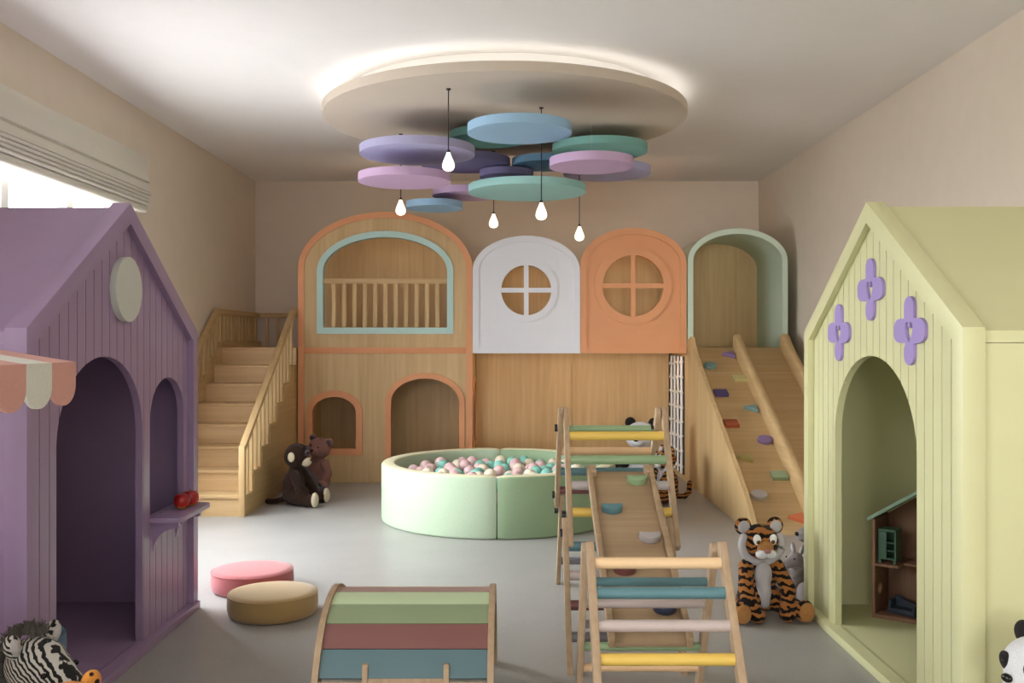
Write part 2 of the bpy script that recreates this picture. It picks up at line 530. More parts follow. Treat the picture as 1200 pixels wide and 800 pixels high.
# ------------------------------------------------------------------ playhouses
def playhouse(name, label, xf, yc, sg, hw, ze, zp, dep, door, win, mat):
    e = thing(name, label, 'playhouse', (xf, yc, 0))
    W = lambda x, y, z: (xf + sg * x, yc + y, z)
    fYZ = lambda a, b, d: W(d, a, b)
    ztop = lambda y, off: zp - off * 1.17 - (zp - ze) / hw * abs(y) * (1.0)
    def P(bm, nm, par=e): return finish(bm, nm, mat, par)
    # floor slab
    bm = bmesh.new(); add_prism(bm, [(-hw, 0), (hw, 0), (hw, .04), (-hw, .04)], [], -dep, .012, fYZ, .004); P(bm, 'floor_panel')
    # front frame band
    t = .073; sl = (zp - ze) / hw; k = t * sqrt(1 + sl * sl)
    out = [(-hw, .04), (-hw, ze), (0, zp), (hw, ze), (hw, .04)]
    inn = [(hw - t, .04), (hw - t, ze + sl * t - k), (0, zp - k), (-hw + t, ze + sl * t - k), (-hw + t, .04)]
    bm = bmesh.new(); add_prism(bm, out + inn, [], -.08, 0, fYZ, .004); P(bm, 'front_frame')
    # boarded front panel: separate boards with 5 mm grooves over a thin backing
    top = lambda y: zp - k - sl * abs(y) - .0005
    d0, d1, ds, dt = door
    def lower(y):
        if d0 < y < d1:
            c, r = (d0 + d1) / 2, (d1 - d0) / 2
            return ds + (dt - ds) * sqrt(max(0, 1 - ((y - c) / r) ** 2))
        return .04
    def intervals(ym):
        if d0 < ym < d1: return [(lower, top)]
        if win and win[0] < ym < win[1]:
            def wt(y):
                c, r = (win[0] + win[1]) / 2, (win[1] - win[0]) / 2
                return win[3] + (win[4] - win[3]) * sqrt(max(0, 1 - ((y - c) / r) ** 2))
            return [(lambda y: .04, lambda y: win[2]), (wt, top)]
        return [(lambda y: .04, top)]
    bm = bmesh.new()
    ya, yb = -hw + t, hw - t
    nb = 22; g = .0028
    ev = 1e-5
    for i in range(nb):
        p, q = ya + (yb - ya) * i / nb + g, ya + (yb - ya) * (i + 1) / nb - g
        br = [p, q] + [s for s in ([d0, d1, 0] + (list(win[:2]) if win else [])) if p < s < q]
        br.sort()
        for s0, s1 in zip(br, br[1:]):
            if s1 - s0 < 1e-4: continue
            m = 14
            ys = [s0 + ev + (s1 - s0 - 2 * ev) * (1 - cos(pi * j / m)) / 2 for j in range(m + 1)]
            for lo, hi in intervals((s0 + s1) / 2):
                lo_p = [(y, lo(y)) for y in ys]; hi_p = [(y, hi(y)) for y in ys]
                add_prism(bm, lo_p + hi_p[::-1], [], -.048, -.030, fYZ)
    hl = [arch(d0, d1, .0405, ds, dt)]
    if win: hl.append(arch(win[0], win[1], win[2], win[3], win[4]))
    add_prism(bm, [(ya, .04), (yb, .04), (yb, top(yb)), (0, top(0)), (ya, top(ya))], hl, -.062, -.045, fYZ)
    P(bm, 'front_panel')
    # side walls, back wall, roof
    s = .012
    for y0_, y1_ in ((-hw + s, -hw + s + .025), (hw - s - .025, hw - s)):
        bm = bmesh.new(); add_prism(bm, [(y0_, .04), (y1_, .04), (y1_, ze - .055), (y0_, ze - .055)], [], -dep, -.08, fYZ); P(bm, 'side_wall')
    bm = bmesh.new(); add_prism(bm, [(-hw + s + .025, .04), (hw - s - .025, .04), (hw - s - .025, ze - .02), (0, zp - .06), (-hw + s + .025, ze - .02)], [], -dep, -dep + .02, fYZ); P(bm, 'back_wall')
    for sy in (-1, 1):
        bm = bmesh.new()
        add_prism(bm, [(sy * (hw - s), ze - .012), (0, zp - .02), (0, zp - .06), (sy * (hw - s), ze - .052)], [], -dep, -.08, fYZ)
        P(bm, 'roof_panel')
    return e, W, fYZ

DOOR_L = (-.62, .209, 1.0, 1.338); WIN_L = (.302, .757, .58, 1.04, 1.225)
ph, W, fY = playhouse('playhouse', 'purple boarded playhouse with arched doorway, arched window and little shelf', -1.65, 4.175, 1, .895, 1.447, 2.0, 1.285, DOOR_L, WIN_L, M['purple'])
# round badge
bm = bmesh.new(); add_prism(bm, ring_pts(-.008, 1.625, .14, 64), [], -.031, -.002, fY, .003)
o = finish(bm, 'gable_disc', M['grey_disc'], ph); o['label'] = 'plain pale grey round disc'
# window ledge with two brackets
pts = [(.302, -.03), (.302, .09), (.312, .107), (.33, .113), (.73, .113), (.748, .107), (.757, .09), (.757, -.03)]
bm = bmesh.new(); add_prism(bm, [(a, b) for a, b in pts], [], .556, .58, lambda a, b, d: W(b, a, d), .003)
sh = finish(bm, 'window_ledge', M['purple'], ph)
for yy in (.335, .64):
    cur = [(-.03, .556), (.09, .556)] + [(.09 - .118 * sin(t * pi / 2 / 8), .556 - .028 - .105 * (1 - cos(t * pi / 2 / 8))) for t in range(0, 9)] + [(-.03, .418)]
    bm = bmesh.new(); add_prism(bm, cur, [], yy, yy + .028, lambda a, b, d: W(a, d, b))
    finish(bm, 'bracket', M['purple'], sh)
# apples on the ledge
def apple(x, y, z, r, rz, label):
    pr = [(0, r * .32), (r * .18, r * .12), (r * .42, r * .02), (r * .68, r * .14), (r * .9, r * .5), (r, r * .95), (r * .95, r * 1.35), (r * .72, r * 1.68), (r * .42, r * 1.8), (r * .18, r * 1.72), (0, r * 1.55)]
    e = thing('apple', label, 'apple', (x, y, z), rz, 'red apples on the ledge')
    finish(lathe(pr, n=28), 'flesh', M['apple'], e, world=False, ang=80)
    finish(tube([(0, 0, r * 1.5), (.002, 0, r * 1.8), (.006, .002, r * 2.05)], .0025, 6), 'stem', M['dark_wood'], e, world=False)
apple(-1.622, 4.735, .58, .040, .3, 'nearer of two red apples on the purple ledge, streaked and yellow underneath')
apple(-1.606, 4.815, .58, .042, 1.7, 'farther of two red apples on the purple ledge, partly behind the other')

DOOR_R = (-.448, .488, .95, 1.338)
yh, W2, fY2 = playhouse('playhouse', 'pale yellow boarded playhouse with arched doorway and three purple flowers', 1.522, 4.145, -1, .885, 1.449, 2.0, 1.305, DOOR_R, None, M['yellow'])
def flower_outline():
    L = []
    def arc(cx, cy, rx, ry, a0, a1, n=8):
        for i in range(n + 1):
            a = radians(a0 + (a1 - a0) * i / n); L.append((cx + rx * cos(a), cy + ry * sin(a)))
    arc(0, .098, .045, .038, 0, 180)          # top petal
    L.append((-.045, .05))
    arc(-.085, .014, .06, .036, 90, 180)      # left petal
    arc(-.085, -.012, .06, .034, 180, 270)
    L.append((-.03, -.046)); L.append((-.045, -.07))
    arc(0, -.096, .045, .036, 180, 360)       # bottom petal
    L.append((.045, -.05))
    arc(.085, -.012, .06, .034, 270, 360)     # right petal
    arc(.085, .014, .06, .036, 0, 90)
    L.append((.045, .05))
    return L
hole = [(0, -.045), (-.02, -.024), (-.033, 0), (-.036, .018), (-.03, .034), (-.009, .036), (-.009, .018), (-.004, .012), (.004, .012), (.009, .018), (.009, .036), (.03, .034), (.036, .018), (.033, 0), (.02, -.024)]
for (yy, zz_) in ((.008, 1.622), (.41, 1.44), (-.403, 1.44)):
    bm = bmesh.new()
    add_prism(bm, [(yy - a, zz_ + b) for a, b in flower_outline()], [[(yy - a, zz_ + b) for a, b in hole]], -.031, -.017, fY2)
    o = finish(bm, 'flower_cutout', M['lilac'], yh); o['label'] = 'purple flower cutout with four petals and open heart'

# ------------------------------------------------------------------ market stall awning at the far left
e = thing('market_stall', 'red and white striped scalloped awning of a play stall beside the purple playhouse', 'play stall', (-1.8, 2.2, 0))
xa, ya_, pitch = -1.358, 3.0, .1531
NS = 8
for i in range(NS):
    y1 = ya_ - i * pitch; y0 = y1 - pitch
    m = M['stripe_red'] if i % 2 == 0 else M['stripe_white']
    pts = [(-1.66, 1.378), (-1.66, 1.386), (xa - .0005, 1.3365), (xa - .0005, 1.3285)]
    o = finish(prism(pts, [], y0, y1, lambda a, b, d: (a, d, b)), 'awning_stripe', m, e)
    o['label'] = 'coral red stripe' if i % 2 == 0 else 'off-white stripe'
    sc = [(y1, 1.3372), (y1, 1.268)] + [((y0 + y1) / 2 + pitch / 2 * cos(t * pi / 14), 1.268 - .062 * sin(t * pi / 14)) for t in range(1, 14)] + [(y0, 1.268), (y0, 1.3372)]
    o = finish(prism(sc, [], xa - .012, xa + (.001 if i % 2 == 0 else 0), YZ), 'scallop', m, e)
    o['label'] = 'coral red rounded scallop' if i % 2 == 0 else 'off-white rounded scallop'
ys0 = ya_ - NS * pitch
for y in (ya_ - .06, ys0 + .01):
    finish(box(-1.72, -1.67, y, y + .05, 0, 1.45, .004), 'post', M['ply'], e)
finish(box(-1.715, -1.675, ys0 + .06, ya_ - .06, .05, .72, .004), 'front_panel', M['ply'], e)
finish(box(-2.1, -1.665, ys0 + .06, ya_ - .06, .72, .75, .004), 'counter', M['plyY'], e)
finish(box(-1.71, -1.68, ys0 + .06, ya_ - .06, 1.36, 1.45, .004), 'awning_beam', M['plyY'], e)
finish(box(-2.1, -2.06, ys0 + .06, ya_ - .06, 0, .72, .004), 'back_panel', M['ply'], e)

# ------------------------------------------------------------------ wooden play structure at the back
YF0, YD = 9.56, 10.56            # front plane and rear plane
DECK = 1.34
def Xp(px): return (px - 600) * YF0 / F
def Zp(py): return 1.4 - (py - 400) * YF0 / F

# --- arched facade house
e = thing('play_castle', 'plywood play castle with orange trim, aqua arched balcony and two arched openings', 'playhouse', (-1.26, YF0, 0))
fx0, fx1 = -2.123, -.393
AQ = (Xp(371.3), Xp(531.3), Zp(391), Zp(318), Zp(270.5))
SW = (Xp(358.8), Xp(424.5), Zp(533), Zp(483), Zp(457.5))
DR = (Xp(451.5), Xp(544.5), 0.0, Zp(472), Zp(436.8))
outer = arch(fx0 + .005, fx1 - .005, 0.0, 2.12, 2.68)
hl = [arch(AQ[0] + .02, AQ[1] - .02, AQ[2] + .02, AQ[3], AQ[4] - .02), arch(SW[0] + .02, SW[1] - .02, SW[2] + .02, SW[3], SW[4] - .02), arch(DR[0] + .02, DR[1] - .02, .001, DR[3], DR[4] - .02)]
finish(prism(outer, hl, YF0 + .012, YF0 + .06, XZ), 'front_panel', M['ply'], e)
ob, ho = band(fx0, fx1, 0, 2.12, 2.686, .06, open_bottom=True)
finish(prism(ob, ho, YF0, YF0 + .05, XZ), 'orange_trim', M['orange'], e)
finish(box(fx0 + .06, fx1 - .06, YF0 - .0005, YF0 + .04, 1.281, 1.34, .002), 'orange_crossbar', M['orange'], e)
ob, ho = band(*AQ, .062)
bal = finish(prism(ob, ho, YF0 - .008, YF0 + .09, XZ), 'balcony_frame', M['aqua'], e); bal['label'] = 'aqua blue arched frame'
bx0, bx1 = AQ[0] + .062, AQ[1] - .062
rl = finish(box(bx0, bx1, YF0 + .02, YF0 + .06, Zp(332), Zp(326), .003), 'balcony_rail', M['plyX'], e)
for i in range(11):
    c = bx0 + (232 - 195 + 10.5 + 48.85 * i) / 583 * (bx1 - bx0)
    finish(box(c - .0215, c + .0215, YF0 + .025, YF0 + .055, AQ[2] + .062, Zp(332), .003), 'baluster', M['ply'], e)
ob, ho = band(*SW, .062)
finish(prism(ob, ho, YF0 - .008, YF0 + .07, XZ), 'window_trim', M['orange'], e)
ob, ho = band(DR[0], DR[1], 0, DR[3], DR[4], .055, open_bottom=True)
finish(prism(ob, ho, YF0 - .008, YF0 + .07, XZ), 'doorway_trim', M['orange'], e)
# side walls, floor inside, back
sidehole = [arch(9.72, 10.3, .36, .80, 1.0)]
finish(prism([(YF0 + .06, 0), (YD, 0), (YD, 2.12), (YF0 + .06, 2.12)], sidehole, fx1 - .03, fx1, YZ), 'side_wall', M['ply'], e)
finish(prism([(YF0 + .06, 0), (YD, 0), (YD, 1.30), (YF0 + .06, 1.30)], [], fx0, fx0 + .03, YZ), 'side_wall', M['ply'], e)
oo, hh = band(9.68, 10.34, .32, .80, 1.04, .04)
finish(prism(oo, hh, fx1 - .035, fx1 + .014, YZ), 'window_trim', M['orange'], e)
finish(box(fx0 + .03, fx1 - .03, YF0 + .06, YD, 1.28, DECK - .002), 'upper_floor', M['plyY'], e)
finish(prism(arch(fx0, fx1, 0, 2.12, 2.686), [], YD, YD + .025, XZ), 'back_panel', M['ply'], e)
o = finish(box(AQ[0] + .35, AQ[1] - .35, YF0 + .062, YF0 + .076, AQ[4] + .01, AQ[4] + .024), 'glow_strip', M['fill_glow'], e); o['label'] = 'added hidden warm fill strip inside the balcony'  # unseen emitter put in to brighten the balcony's back wall
bm = bmesh.new()
# curved inner reveal strip on the left, painted orange
finish(box(fx0 + .03, fx0 + .05, YF0 + .06, YF0 + .16, DECK, 2.12), 'inner_jamb', M['orange'], e)

# --- platform with wood backing under and behind the two coloured panels
e = thing('play_platform', 'raised plywood platform with tall plywood backing between castle and slide', 'platform', (.67, 10.05, 0))
px0, px1 = fx1 + .003, 1.70
finish(box(px0, px1, YF0 + .07, YD - .04, 1.312, DECK), 'deck', M['plyX'], e)
finish(box(px0, .64, YD - .12, YD - .095, 0, 1.312), 'back_board', M['ply'], e)
finish(box(.64, px1, YD - .095, YD - .07, 0, 1.312), 'back_board', M['ply'], e)
finish(prism(arch(px0 + .01, .672, DECK, 1.95, 2.34), [], YD - .04, YD - .015, XZ), 'upper_backing', M['ply'], e)
finish(prism(arch(.682, px1 - .02, DECK, 2.0, 2.42), [], YD - .04, YD - .015, XZ), 'upper_backing', M['ply'], e)

o = finish(box(px0 + .1, px1 - .1, YF0 + .075, YF0 + .09, 1.298, 1.3125), 'glow_strip', M['fill_glow'], e); o['label'] = 'added hidden warm fill strip under the deck'  # glowing strip added out of sight to lift the recess boards
# --- white and orange arched panels
def arch_panel(name, label, x0, x1, zt, zs, wc, hr, rr, mat, group):
    e = thing(name, label, 'wall panel', ((x0 + x1) / 2, YF0, 1.283), 0, group)
    zb = 1.283
    body = arch(x0 + .004, x1 - .004, zb + .002, zs, zt - .004)
    finish(prism(body, [ring_pts(*wc, hr, 64)], YF0 + .02, YF0 + .055, XZ), 'panel', mat, e)
    ob, ho = band(x0, x1, zb, zs, zt, .062)
    finish(prism(ob, ho, YF0, YF0 + .06, XZ), 'raised_border', mat, e)
    o = finish(box(wc[0] - .3, wc[0] + .3, YF0 + .061, YF0 + .075, wc[1] + rr + .03, wc[1] + rr + .044), 'glow_strip', M['fill_glow'], e); o['label'] = 'added hidden warm fill strip behind the panel'  # added emitter, hidden here to light the wood behind the porthole
    rg = finish(prism(ring_pts(*wc, rr, 64), [ring_pts(*wc, hr - .004, 64)], YF0 - .001, YF0 + .06, XZ), 'porthole_ring', mat, e)
    bm = bmesh.new(); b = .023
    add_box(bm, wc[0] - b, wc[0] + b, YF0 + .004, YF0 + .045, wc[1] - hr, wc[1] + hr)
    add_box(bm, wc[0] - hr, wc[0] - b, YF0 + .006, YF0 + .043, wc[1] - b, wc[1] + b)
    add_box(bm, wc[0] + b, wc[0] + hr, YF0 + .006, YF0 + .043, wc[1] - b, wc[1] + b)
    finish(bm, 'window_cross', mat, rg)
arch_panel('porthole_panel', 'white arched wall panel with small round four-part window', -.390, .675, Zp(276), Zp(317), (Xp(616.7), Zp(339.8)), .253, .315, M['white'], 'arched porthole panels')
arch_panel('porthole_panel', 'orange arched wall panel with larger round four-part window', .679, 1.732, Zp(267), Zp(309.5), (Xp(742), Zp(334.7)), .307, .383, M['orange'], 'arched porthole panels')

# --- mint arched tunnel above the slide
e = thing('arch_tunnel', 'mint green arched tunnel at the top of the slide', 'tunnel', (2.235, YF0, DECK))
tx0, tx1, tzs, tzt = 1.742, 2.735, Zp(306), Zp(267.5)
ob, ho = band(tx0, tx1, DECK, tzs, tzt, .055, open_bottom=True)
finish(prism(ob, [], YF0, YD + .0, XZ), 'tunnel_shell', M['mint'], e, ang=30)
finish(prism(arch(tx0, tx1, DECK, tzs, tzt), [], YD, YD + .025, XZ), 'back_panel', M['ply'], e)

# --- slide unit with climbing ramp
e = thing('slide', 'plywood double chute with climbing holds on one lane, below the mint tunnel', 'slide', (2.22, 8.2, 0))
sl = (DECK - 0.0) / (YF0 - 6.97)
zr = lambda y: (y - 6.97) * sl
lane = lambda x0, x1: prism([(6.97, 0.001), (YF0, DECK), (YF0, DECK - .05), (7.06, 0.001)], [], x0, x1, YZ)
finish(lane(1.775, 2.19), 'climbing_lane', M['plyX'], e)
finish(lane(2.24, 2.655), 'sliding_lane', M['plyX'], e)
finish(box(1.742, 2.735, YF0 + .0, YD, DECK - .06, DECK - .002), 'top_deck', M['plyX'], e)
# outer side board (full height, closed to the floor) with rounded lower end
rise = .135
pts = [(YD, 0), (YD, DECK - .06), (YF0 + .0, DECK - .06), (YF0, DECK + .05), (YF0 - .13, DECK + .105), (YF0 - .2, DECK + .105), (YF0 - .27, zr(YF0 - .27) + rise + .035)]
pts += [(y, zr(y) + rise) for y in (9.15, 8.6, 8.0, 7.5, 7.25)]
pts += [(7.10, zr(7.10) + rise - .02), (7.0, .10), (6.94, .05), (6.92, 0)]
finish(prism(pts, [], 1.738, 1.774, YZ), 'side_board', M['ply'], e)
# rounded divider and right rail : half-round tops swept down the slope
def rail(x0, x1, nm):
    c = (x0 + x1) / 2; r = (x1 - x0) / 2
    sec = [(-r, -.02), (-r, rise - r + .03)] + [(-r * cos(pi * i / 10), rise - r + .03 + r * sin(pi * i / 10)) for i in range(1, 10)] + [(r, rise - r + .03), (r, -.02)]
    path = [(9.50, .0), (9.42, .04), (9.34, .015)] + [(y, 0) for y in (9.2, 8.4, 7.6, 7.3)] + [(7.1, -.03), (7.0, -.07), (6.95, -.11)]
    bm = bmesh.new(); rings = []
    for y, dz in path:
        k = 1 + (dz / rise if dz < 0 else 0)
        rings.append([bm.verts.new((c + a, y, max(.001, zr(y) + (b * max(.1, k) if b > 0 else b) + max(dz, 0)))) for a, b in sec])
    for A, B in zip(rings, rings[1:]):
        for i in range(len(sec)):
            bm.faces.new((A[i], A[(i + 1) % len(sec)], B[(i + 1) % len(sec)], B[i]))
    bm.faces.new(rings[0]); bm.faces.new(rings[-1])
    return finish(bm, nm, M['plyY'], e, ang=50)
rail(2.178, 2.252, 'divider_rail')
rail(2.642, 2.716, 'side_rail')
# right-hand closed board under the lane
finish(prism([(6.97, 0.0), (YF0, DECK - .03), (YD, DECK - .06), (YD, 0)], [], 2.70, 2.72, YZ), 'side_board', M['ply'], e)
ang = math.atan(sl)
RM = lambda x, y: Matrix.Translation((x, y, zr(y))) @ Matrix.Rotation(ang, 4, 'X')
T1 = [(-.065, .01), (.05, .05), (.05, -.055)]
S1 = [(-.06, -.045), (.06, -.045), (.055, .045), (-.065, .045)]
Cc = ring_pts(0, 0, .062, 28, .052)
for (x, y, sh_, mt, lb) in ((2.112, 9.40, T1, 'h_purple', 'purple triangular hold'), (1.89, 9.204, Cc, 'h_teal', 'sea green oval hold'), (2.123, 8.984, S1, 'h_yellow', 'pale yellow square hold'),
        (1.897, 8.748, S1, 'h_indigo', 'indigo square hold'), (2.109, 8.511, T1, 'h_teal', 'teal triangular hold'), (1.885, 8.287, S1, 'h_red', 'brick red square hold'), (2.115, 8.062, Cc, 'h_purple', 'purple oval hold'),
        (1.891, 7.828, T1, 'h_olive', 'olive triangular hold'), (2.112, 7.607, S1, 'h_green', 'sage green square hold'), (1.887, 7.379, Cc, 'h_white', 'pale grey oval hold'), (2.105, 7.13, T1, 'h_orange', 'orange triangular hold')):
    bm = prism([(a, b) for a, b in sh_], [], -.002, .034, XY, .004)
    bm.transform(RM(x, y))
    o = finish(bm, 'climbing_hold', M[mt], e); o['label'] = lb

# --- rope net on the side of the slide block
e = thing('climbing_net', 'white rope climbing net on the slide side wall, over a dark sheet painted as a shaded opening', 'climbing net', (1.73, 10.1, .07))
finish(box(1.728, 1.737, 9.70, 10.42, .06, 1.25), 'shade_sheet', M['dark'], e)  # flat sheet with an opening's shade put into its colour
random.seed(3)
for y in (9.74, 9.94, 10.14, 10.34):
    finish(tube([(1.712 + random.uniform(-.002, .002), y + random.uniform(-.004, .004), .07 + k * .118) for k in range(11)], .013, 8), 'vertical_rope', M['rope'], e)
for k in range(8):
    z = .14 + k * .15
    finish(tube([(1.708 + .006 * cos(j * pi / 2), 9.70 + j * .05, z + .010 * sin(j * 1.1 + k) - .0015 * j) for j in range(16)], .011, 8), 'horizontal_rope', M['rope'], e)

# --- staircase
e = thing('staircase', 'plywood children\'s staircase with railings leading up to the castle', 'staircase', (-2.53, 8.6, 0))
sx0, sx1 = -2.93, -2.135
R8, TR, SY = DECK / 8, .2614, 7.72
for i in range(8):
    y0 = SY + i * TR; z1 = (i + 1) * R8
    yend = y0 + TR if i < 7 else 11.05
    bm = bmesh.new()
    add_box(bm, sx0 + .06, sx1 - .0, y0 - .014, yend + (.01 if i < 7 else 0), z1 - .024, z1, .003)
    finish(bm, 'tread' if i < 7 else 'landing', M['plyX'], e)
    finish(box(sx0 + .06, sx1 - .005, y0, y0 + .02, i * R8, z1 - .024), 'riser', M['plyX'], e)
# stepped side panel towards the room
pts = [(SY + .02, 0)]
for i in range(8):
    pts += [(SY + .02 + i * TR, (i + 1) * R8 - .024)]
    pts += [(SY + .02 + (i + 1) * TR if i < 7 else 11.0, (i + 1) * R8 - .024)]
pts += [(11.0, 0)]
finish(prism(pts, [], sx1 - .022, sx1 - .002, YZ), 'side_panel', M['plyY'], e)
# wall stringer
st = [(SY - .02, 0), (SY - .02, .22), (9.55, DECK + .06), (11.05, DECK + .06), (11.05, 0)]
finish(prism(st, [], sx0, sx0 + .058, YZ), 'wall_stringer', M['plyY'], e)
RO = .395
zrail = lambda y: RO + R8 + (y - SY) * (DECK - R8) / (9.52 - SY)
def handrail(x0, x1, both):
    top = [(SY - .015, zrail(SY)), (9.50, 1.725)] + ([(YF0, 1.725)] if not both else [(11.05, 1.725)])
    bot = [(p, q - .05) for p, q in top]
    finish(prism(top + bot[::-1], [], x0, x1, YZ, .003), 'handrail', M['plyY'], e)
handrail(sx1 - .048, sx1 + .004, False)
handrail(sx0, sx0 + .05, True)
finish(box(sx1 - .046, sx1 + .002, SY - .03, SY + .02, 0, zrail(SY) + .004, .004), 'newel_post', M['ply'], e)
for i in range(14):
    y = SY + .12 + i * .1307
    if y > YF0 - .03: break
    k = min(7, int((y - SY) / TR))
    finish(box(sx1 - .036, sx1 - .008, y - .013, y + .013, (k + 1) * R8 - .002, min(zrail(y), 1.725) - .04, .002), 'baluster', M['ply'], e)
for i in range(25):
    y = SY + .05 + i * .1307
    if y > 11.0: break
    zb = .22 + (y - SY + .02) * (DECK + .06 - .22) / (9.55 - SY + .02) if y < 9.55 else DECK + .06
    finish(box(sx0 + .012, sx0 + .038, y - .018, y + .018, zb - .02, min(zrail(y), 1.725) - .04, .002), 'baluster', M['ply'], e)
finish(box(sx0 + .05, sx1 + .0, 11.0, 11.05, 1.675, 1.725, .003), 'back_rail', M['plyX'], e)
for i in range(6):
    x = sx0 + .13 + i * .125
    finish(box(x - .014, x + .014, 11.012, 11.04, DECK, 1.68, .002), 'baluster', M['ply'], e)
finish(box(sx0 + .06, sx1 - .002, 11.02, 11.05, 0, DECK - .024), 'back_panel', M['ply'], e)

# ------------------------------------------------------------------ ball pit
PC = Vector((-.107, 7.72, 0)); PR, PI_, PH = .93, .82, .45
e = thing('ball_pit', 'round sage green padded ball pit filled with pastel balls', 'ball pit', PC)
n = 80
gap = .004
for q in range(2):
    a0 = -pi / 2 + q * pi
    bm = bmesh.new(); rings = []
    sec = []
    rc = .022
    for (cr, cz, s) in ((PI_ + rc, rc * .3, 180), (PI_ + rc, PH - rc, 180), (PR - rc, PH - rc, 90), (PR - rc, rc, 0)):
        if cz < rc:
            sec.append((PI_, .002))
            continue
        for k in range(5):
            t = radians(s - 90 * k / 4)
            sec.append((cr + rc * cos(t), cz + rc * sin(t)))
    sec.append((PR - rc, .002))
    for i in range(n + 1):
        t = a0 + pi * i / n
        # padded ends pull in slightly at each seam
        ed = min(i, n - i)
        d = {0: .012, 1: .004, 2: .001}.get(ed, 0)
        off = gap / PR * (1 if i == 0 else (-1 if i == n else 0))
        cr = []
        for (r, z) in sec:
            rm = (PR + PI_) / 2
            rr = r + (d if r < rm else -d)
            z2 = z - (d if z > PH * .8 else 0)
            cr.append(bm.verts.new((PC.x + rr * cos(t + off), PC.y + rr * sin(t + off), z2)))
        rings.append(cr)
    m = len(sec)
    for A, B in zip(rings, rings[1:]):
        for k in range(m):
            bm.faces.new((A[k], A[(k + 1) % m], B[(k + 1) % m], B[k]))
    bm.faces.new(rings[0]); bm.faces.new(rings[-1])
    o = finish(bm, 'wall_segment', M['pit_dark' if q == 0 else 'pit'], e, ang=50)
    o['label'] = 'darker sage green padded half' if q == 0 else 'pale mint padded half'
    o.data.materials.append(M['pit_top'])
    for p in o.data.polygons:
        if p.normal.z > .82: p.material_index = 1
finish(lathe([(0, .002), (PI_ - .004, .002), (PI_ - .004, .192), (PI_ - .02, .20), (0, .20)], PC, 64), 'floor_mat', M['pit'], e)
# balls: one settled layer plus a heap on top
random.seed(11)
rb = .052
def ball_mesh(m):
    o = finish(ball((0, 0, 0), rb, 3), 'plastic_ball', m, ang=180)
    return o
protos = []
for key, lb in (('b_mint', 'mint'), ('b_pink', 'pink'), ('b_cream', 'cream')):
    o = ball_mesh(M[key])
    tag(o, '%s plastic ball lying among others in the round ball pit' % lb, 'ball', '%s balls in the ball pit' % lb)
    protos.append(o)
spots = []
row = 0; y = -PI_
while y < PI_:
    x = -PI_ + (rb * 1.02 if row % 2 else 0)
    while x < PI_:
        if sqrt(x * x + y * y) < PI_ - rb - .006:
            spots.append((x + random.uniform(-.003, .003), y + random.uniform(-.003, .003), .20 + rb + random.uniform(0, .012)))
        x += rb * 2.06
    y += rb * 1.79; row += 1
top = []
for _ in range(3000):                       # drop more balls; each comes to rest on those below
    r = (PI_ - rb - .06) * sqrt(random.random()); t = random.uniform(0, 2 * pi)
    x, y = r * cos(t), r * sin(t)
    z = 0
    for q in spots + top:
        d2 = (x - q[0]) ** 2 + (y - q[1]) ** 2
        if d2 < (2 * rb) ** 2: z = max(z, q[2] + sqrt((2 * rb) ** 2 - d2))
    if 0 < z < .20 + rb + .115: top.append((x, y, z + .001))
    if len(top) > 80: break
for i, (x, y, z) in enumerate(spots + top):
    k = random.choice((0, 0, 1, 1, 1, 2, 2)) if i >= 3 else i
    if i < 3: o = protos[i]
    else:
        o = protos[k].copy(); COL.objects.link(o)
    o.location = (PC.x + x, PC.y + y, z)
print('balls', len(spots) + len(top))

# ------------------------------------------------------------------ poufs
def pouf(x, y, z, r, h, mat, label):
    e = thing('pouf', label, 'pouf', (x, y, z), 0, 'low round poufs')
    pr = [(0, .004), (r * .93, .004), (r * .97, .012), (r * 1.0, .035), (r * 1.005, h * .5), (r * .995, h * .88)]
    finish(lathe(pr + [(r * .985, h - .004), (r * .9, h * .96), (0, h * .96)], n=72), 'side_band', mat, e, world=False, ang=60)
    finish(lathe([(r * .985, h - .006), (r * .97, h + .001), (r * .8, h + .008), (r * .4, h + .014), (0, h + .015)], n=72), 'seat_top', mat, e, world=False, ang=70)
    bm = bmesh.new(); bmesh.ops.create_circle(bm, segments=8, radius=.001)
    bm.free()
    add = [(r * .99 * cos(t * 2 * pi / 72), r * .99 * sin(t * 2 * pi / 72), h - .003) for t in range(73)]
    bm = bmesh.new(); add_tube(bm, add, .003, 6, False)
    finish(bm, 'piping', mat, e, world=False, ang=80)
pouf(-1.468, 5.455, 0, .228, .112, M['red_f'], 'coral red round pouf, farther of the two on the open floor')
pouf(-1.231, 4.965, 0, .228, .112, M['must_f'], 'mustard brown round pouf on the floor in front of the red one')
pouf(-2.135, 4.08, .04, .228, .112, M['blue_f'], 'dull blue round pouf inside the purple playhouse doorway')

# ------------------------------------------------------------------ ceiling feature
DC = (-.055, 7.33); DR_, DZ = 1.367, 3.073
e = thing('ceiling_light', 'large round beige ceiling light with glowing white cove rim', 'ceiling light', (DC[0], DC[1], DZ))
finish(lathe([(0, 0), (DR_ - .004, 0), (DR_, .004), (DR_, .062), (DR_ - .004, .066), (0, .066)], (*DC, DZ), 128), 'round_panel', M['beige'], e, ang=40)
finish(lathe([(0, .066), (1.17, .066), (1.17, ZC - DZ - .001), (0, ZC - DZ - .001)], (*DC, DZ), 128), 'drum', M['drum'], e)
bm = bmesh.new(); add_lathe(bm, [(1.29, .067), (1.315, .067), (1.315, .08), (1.29, .08), (1.29, .067)], (*DC, DZ), 128)
finish(bm, 'glow_strip', M['led'], e)

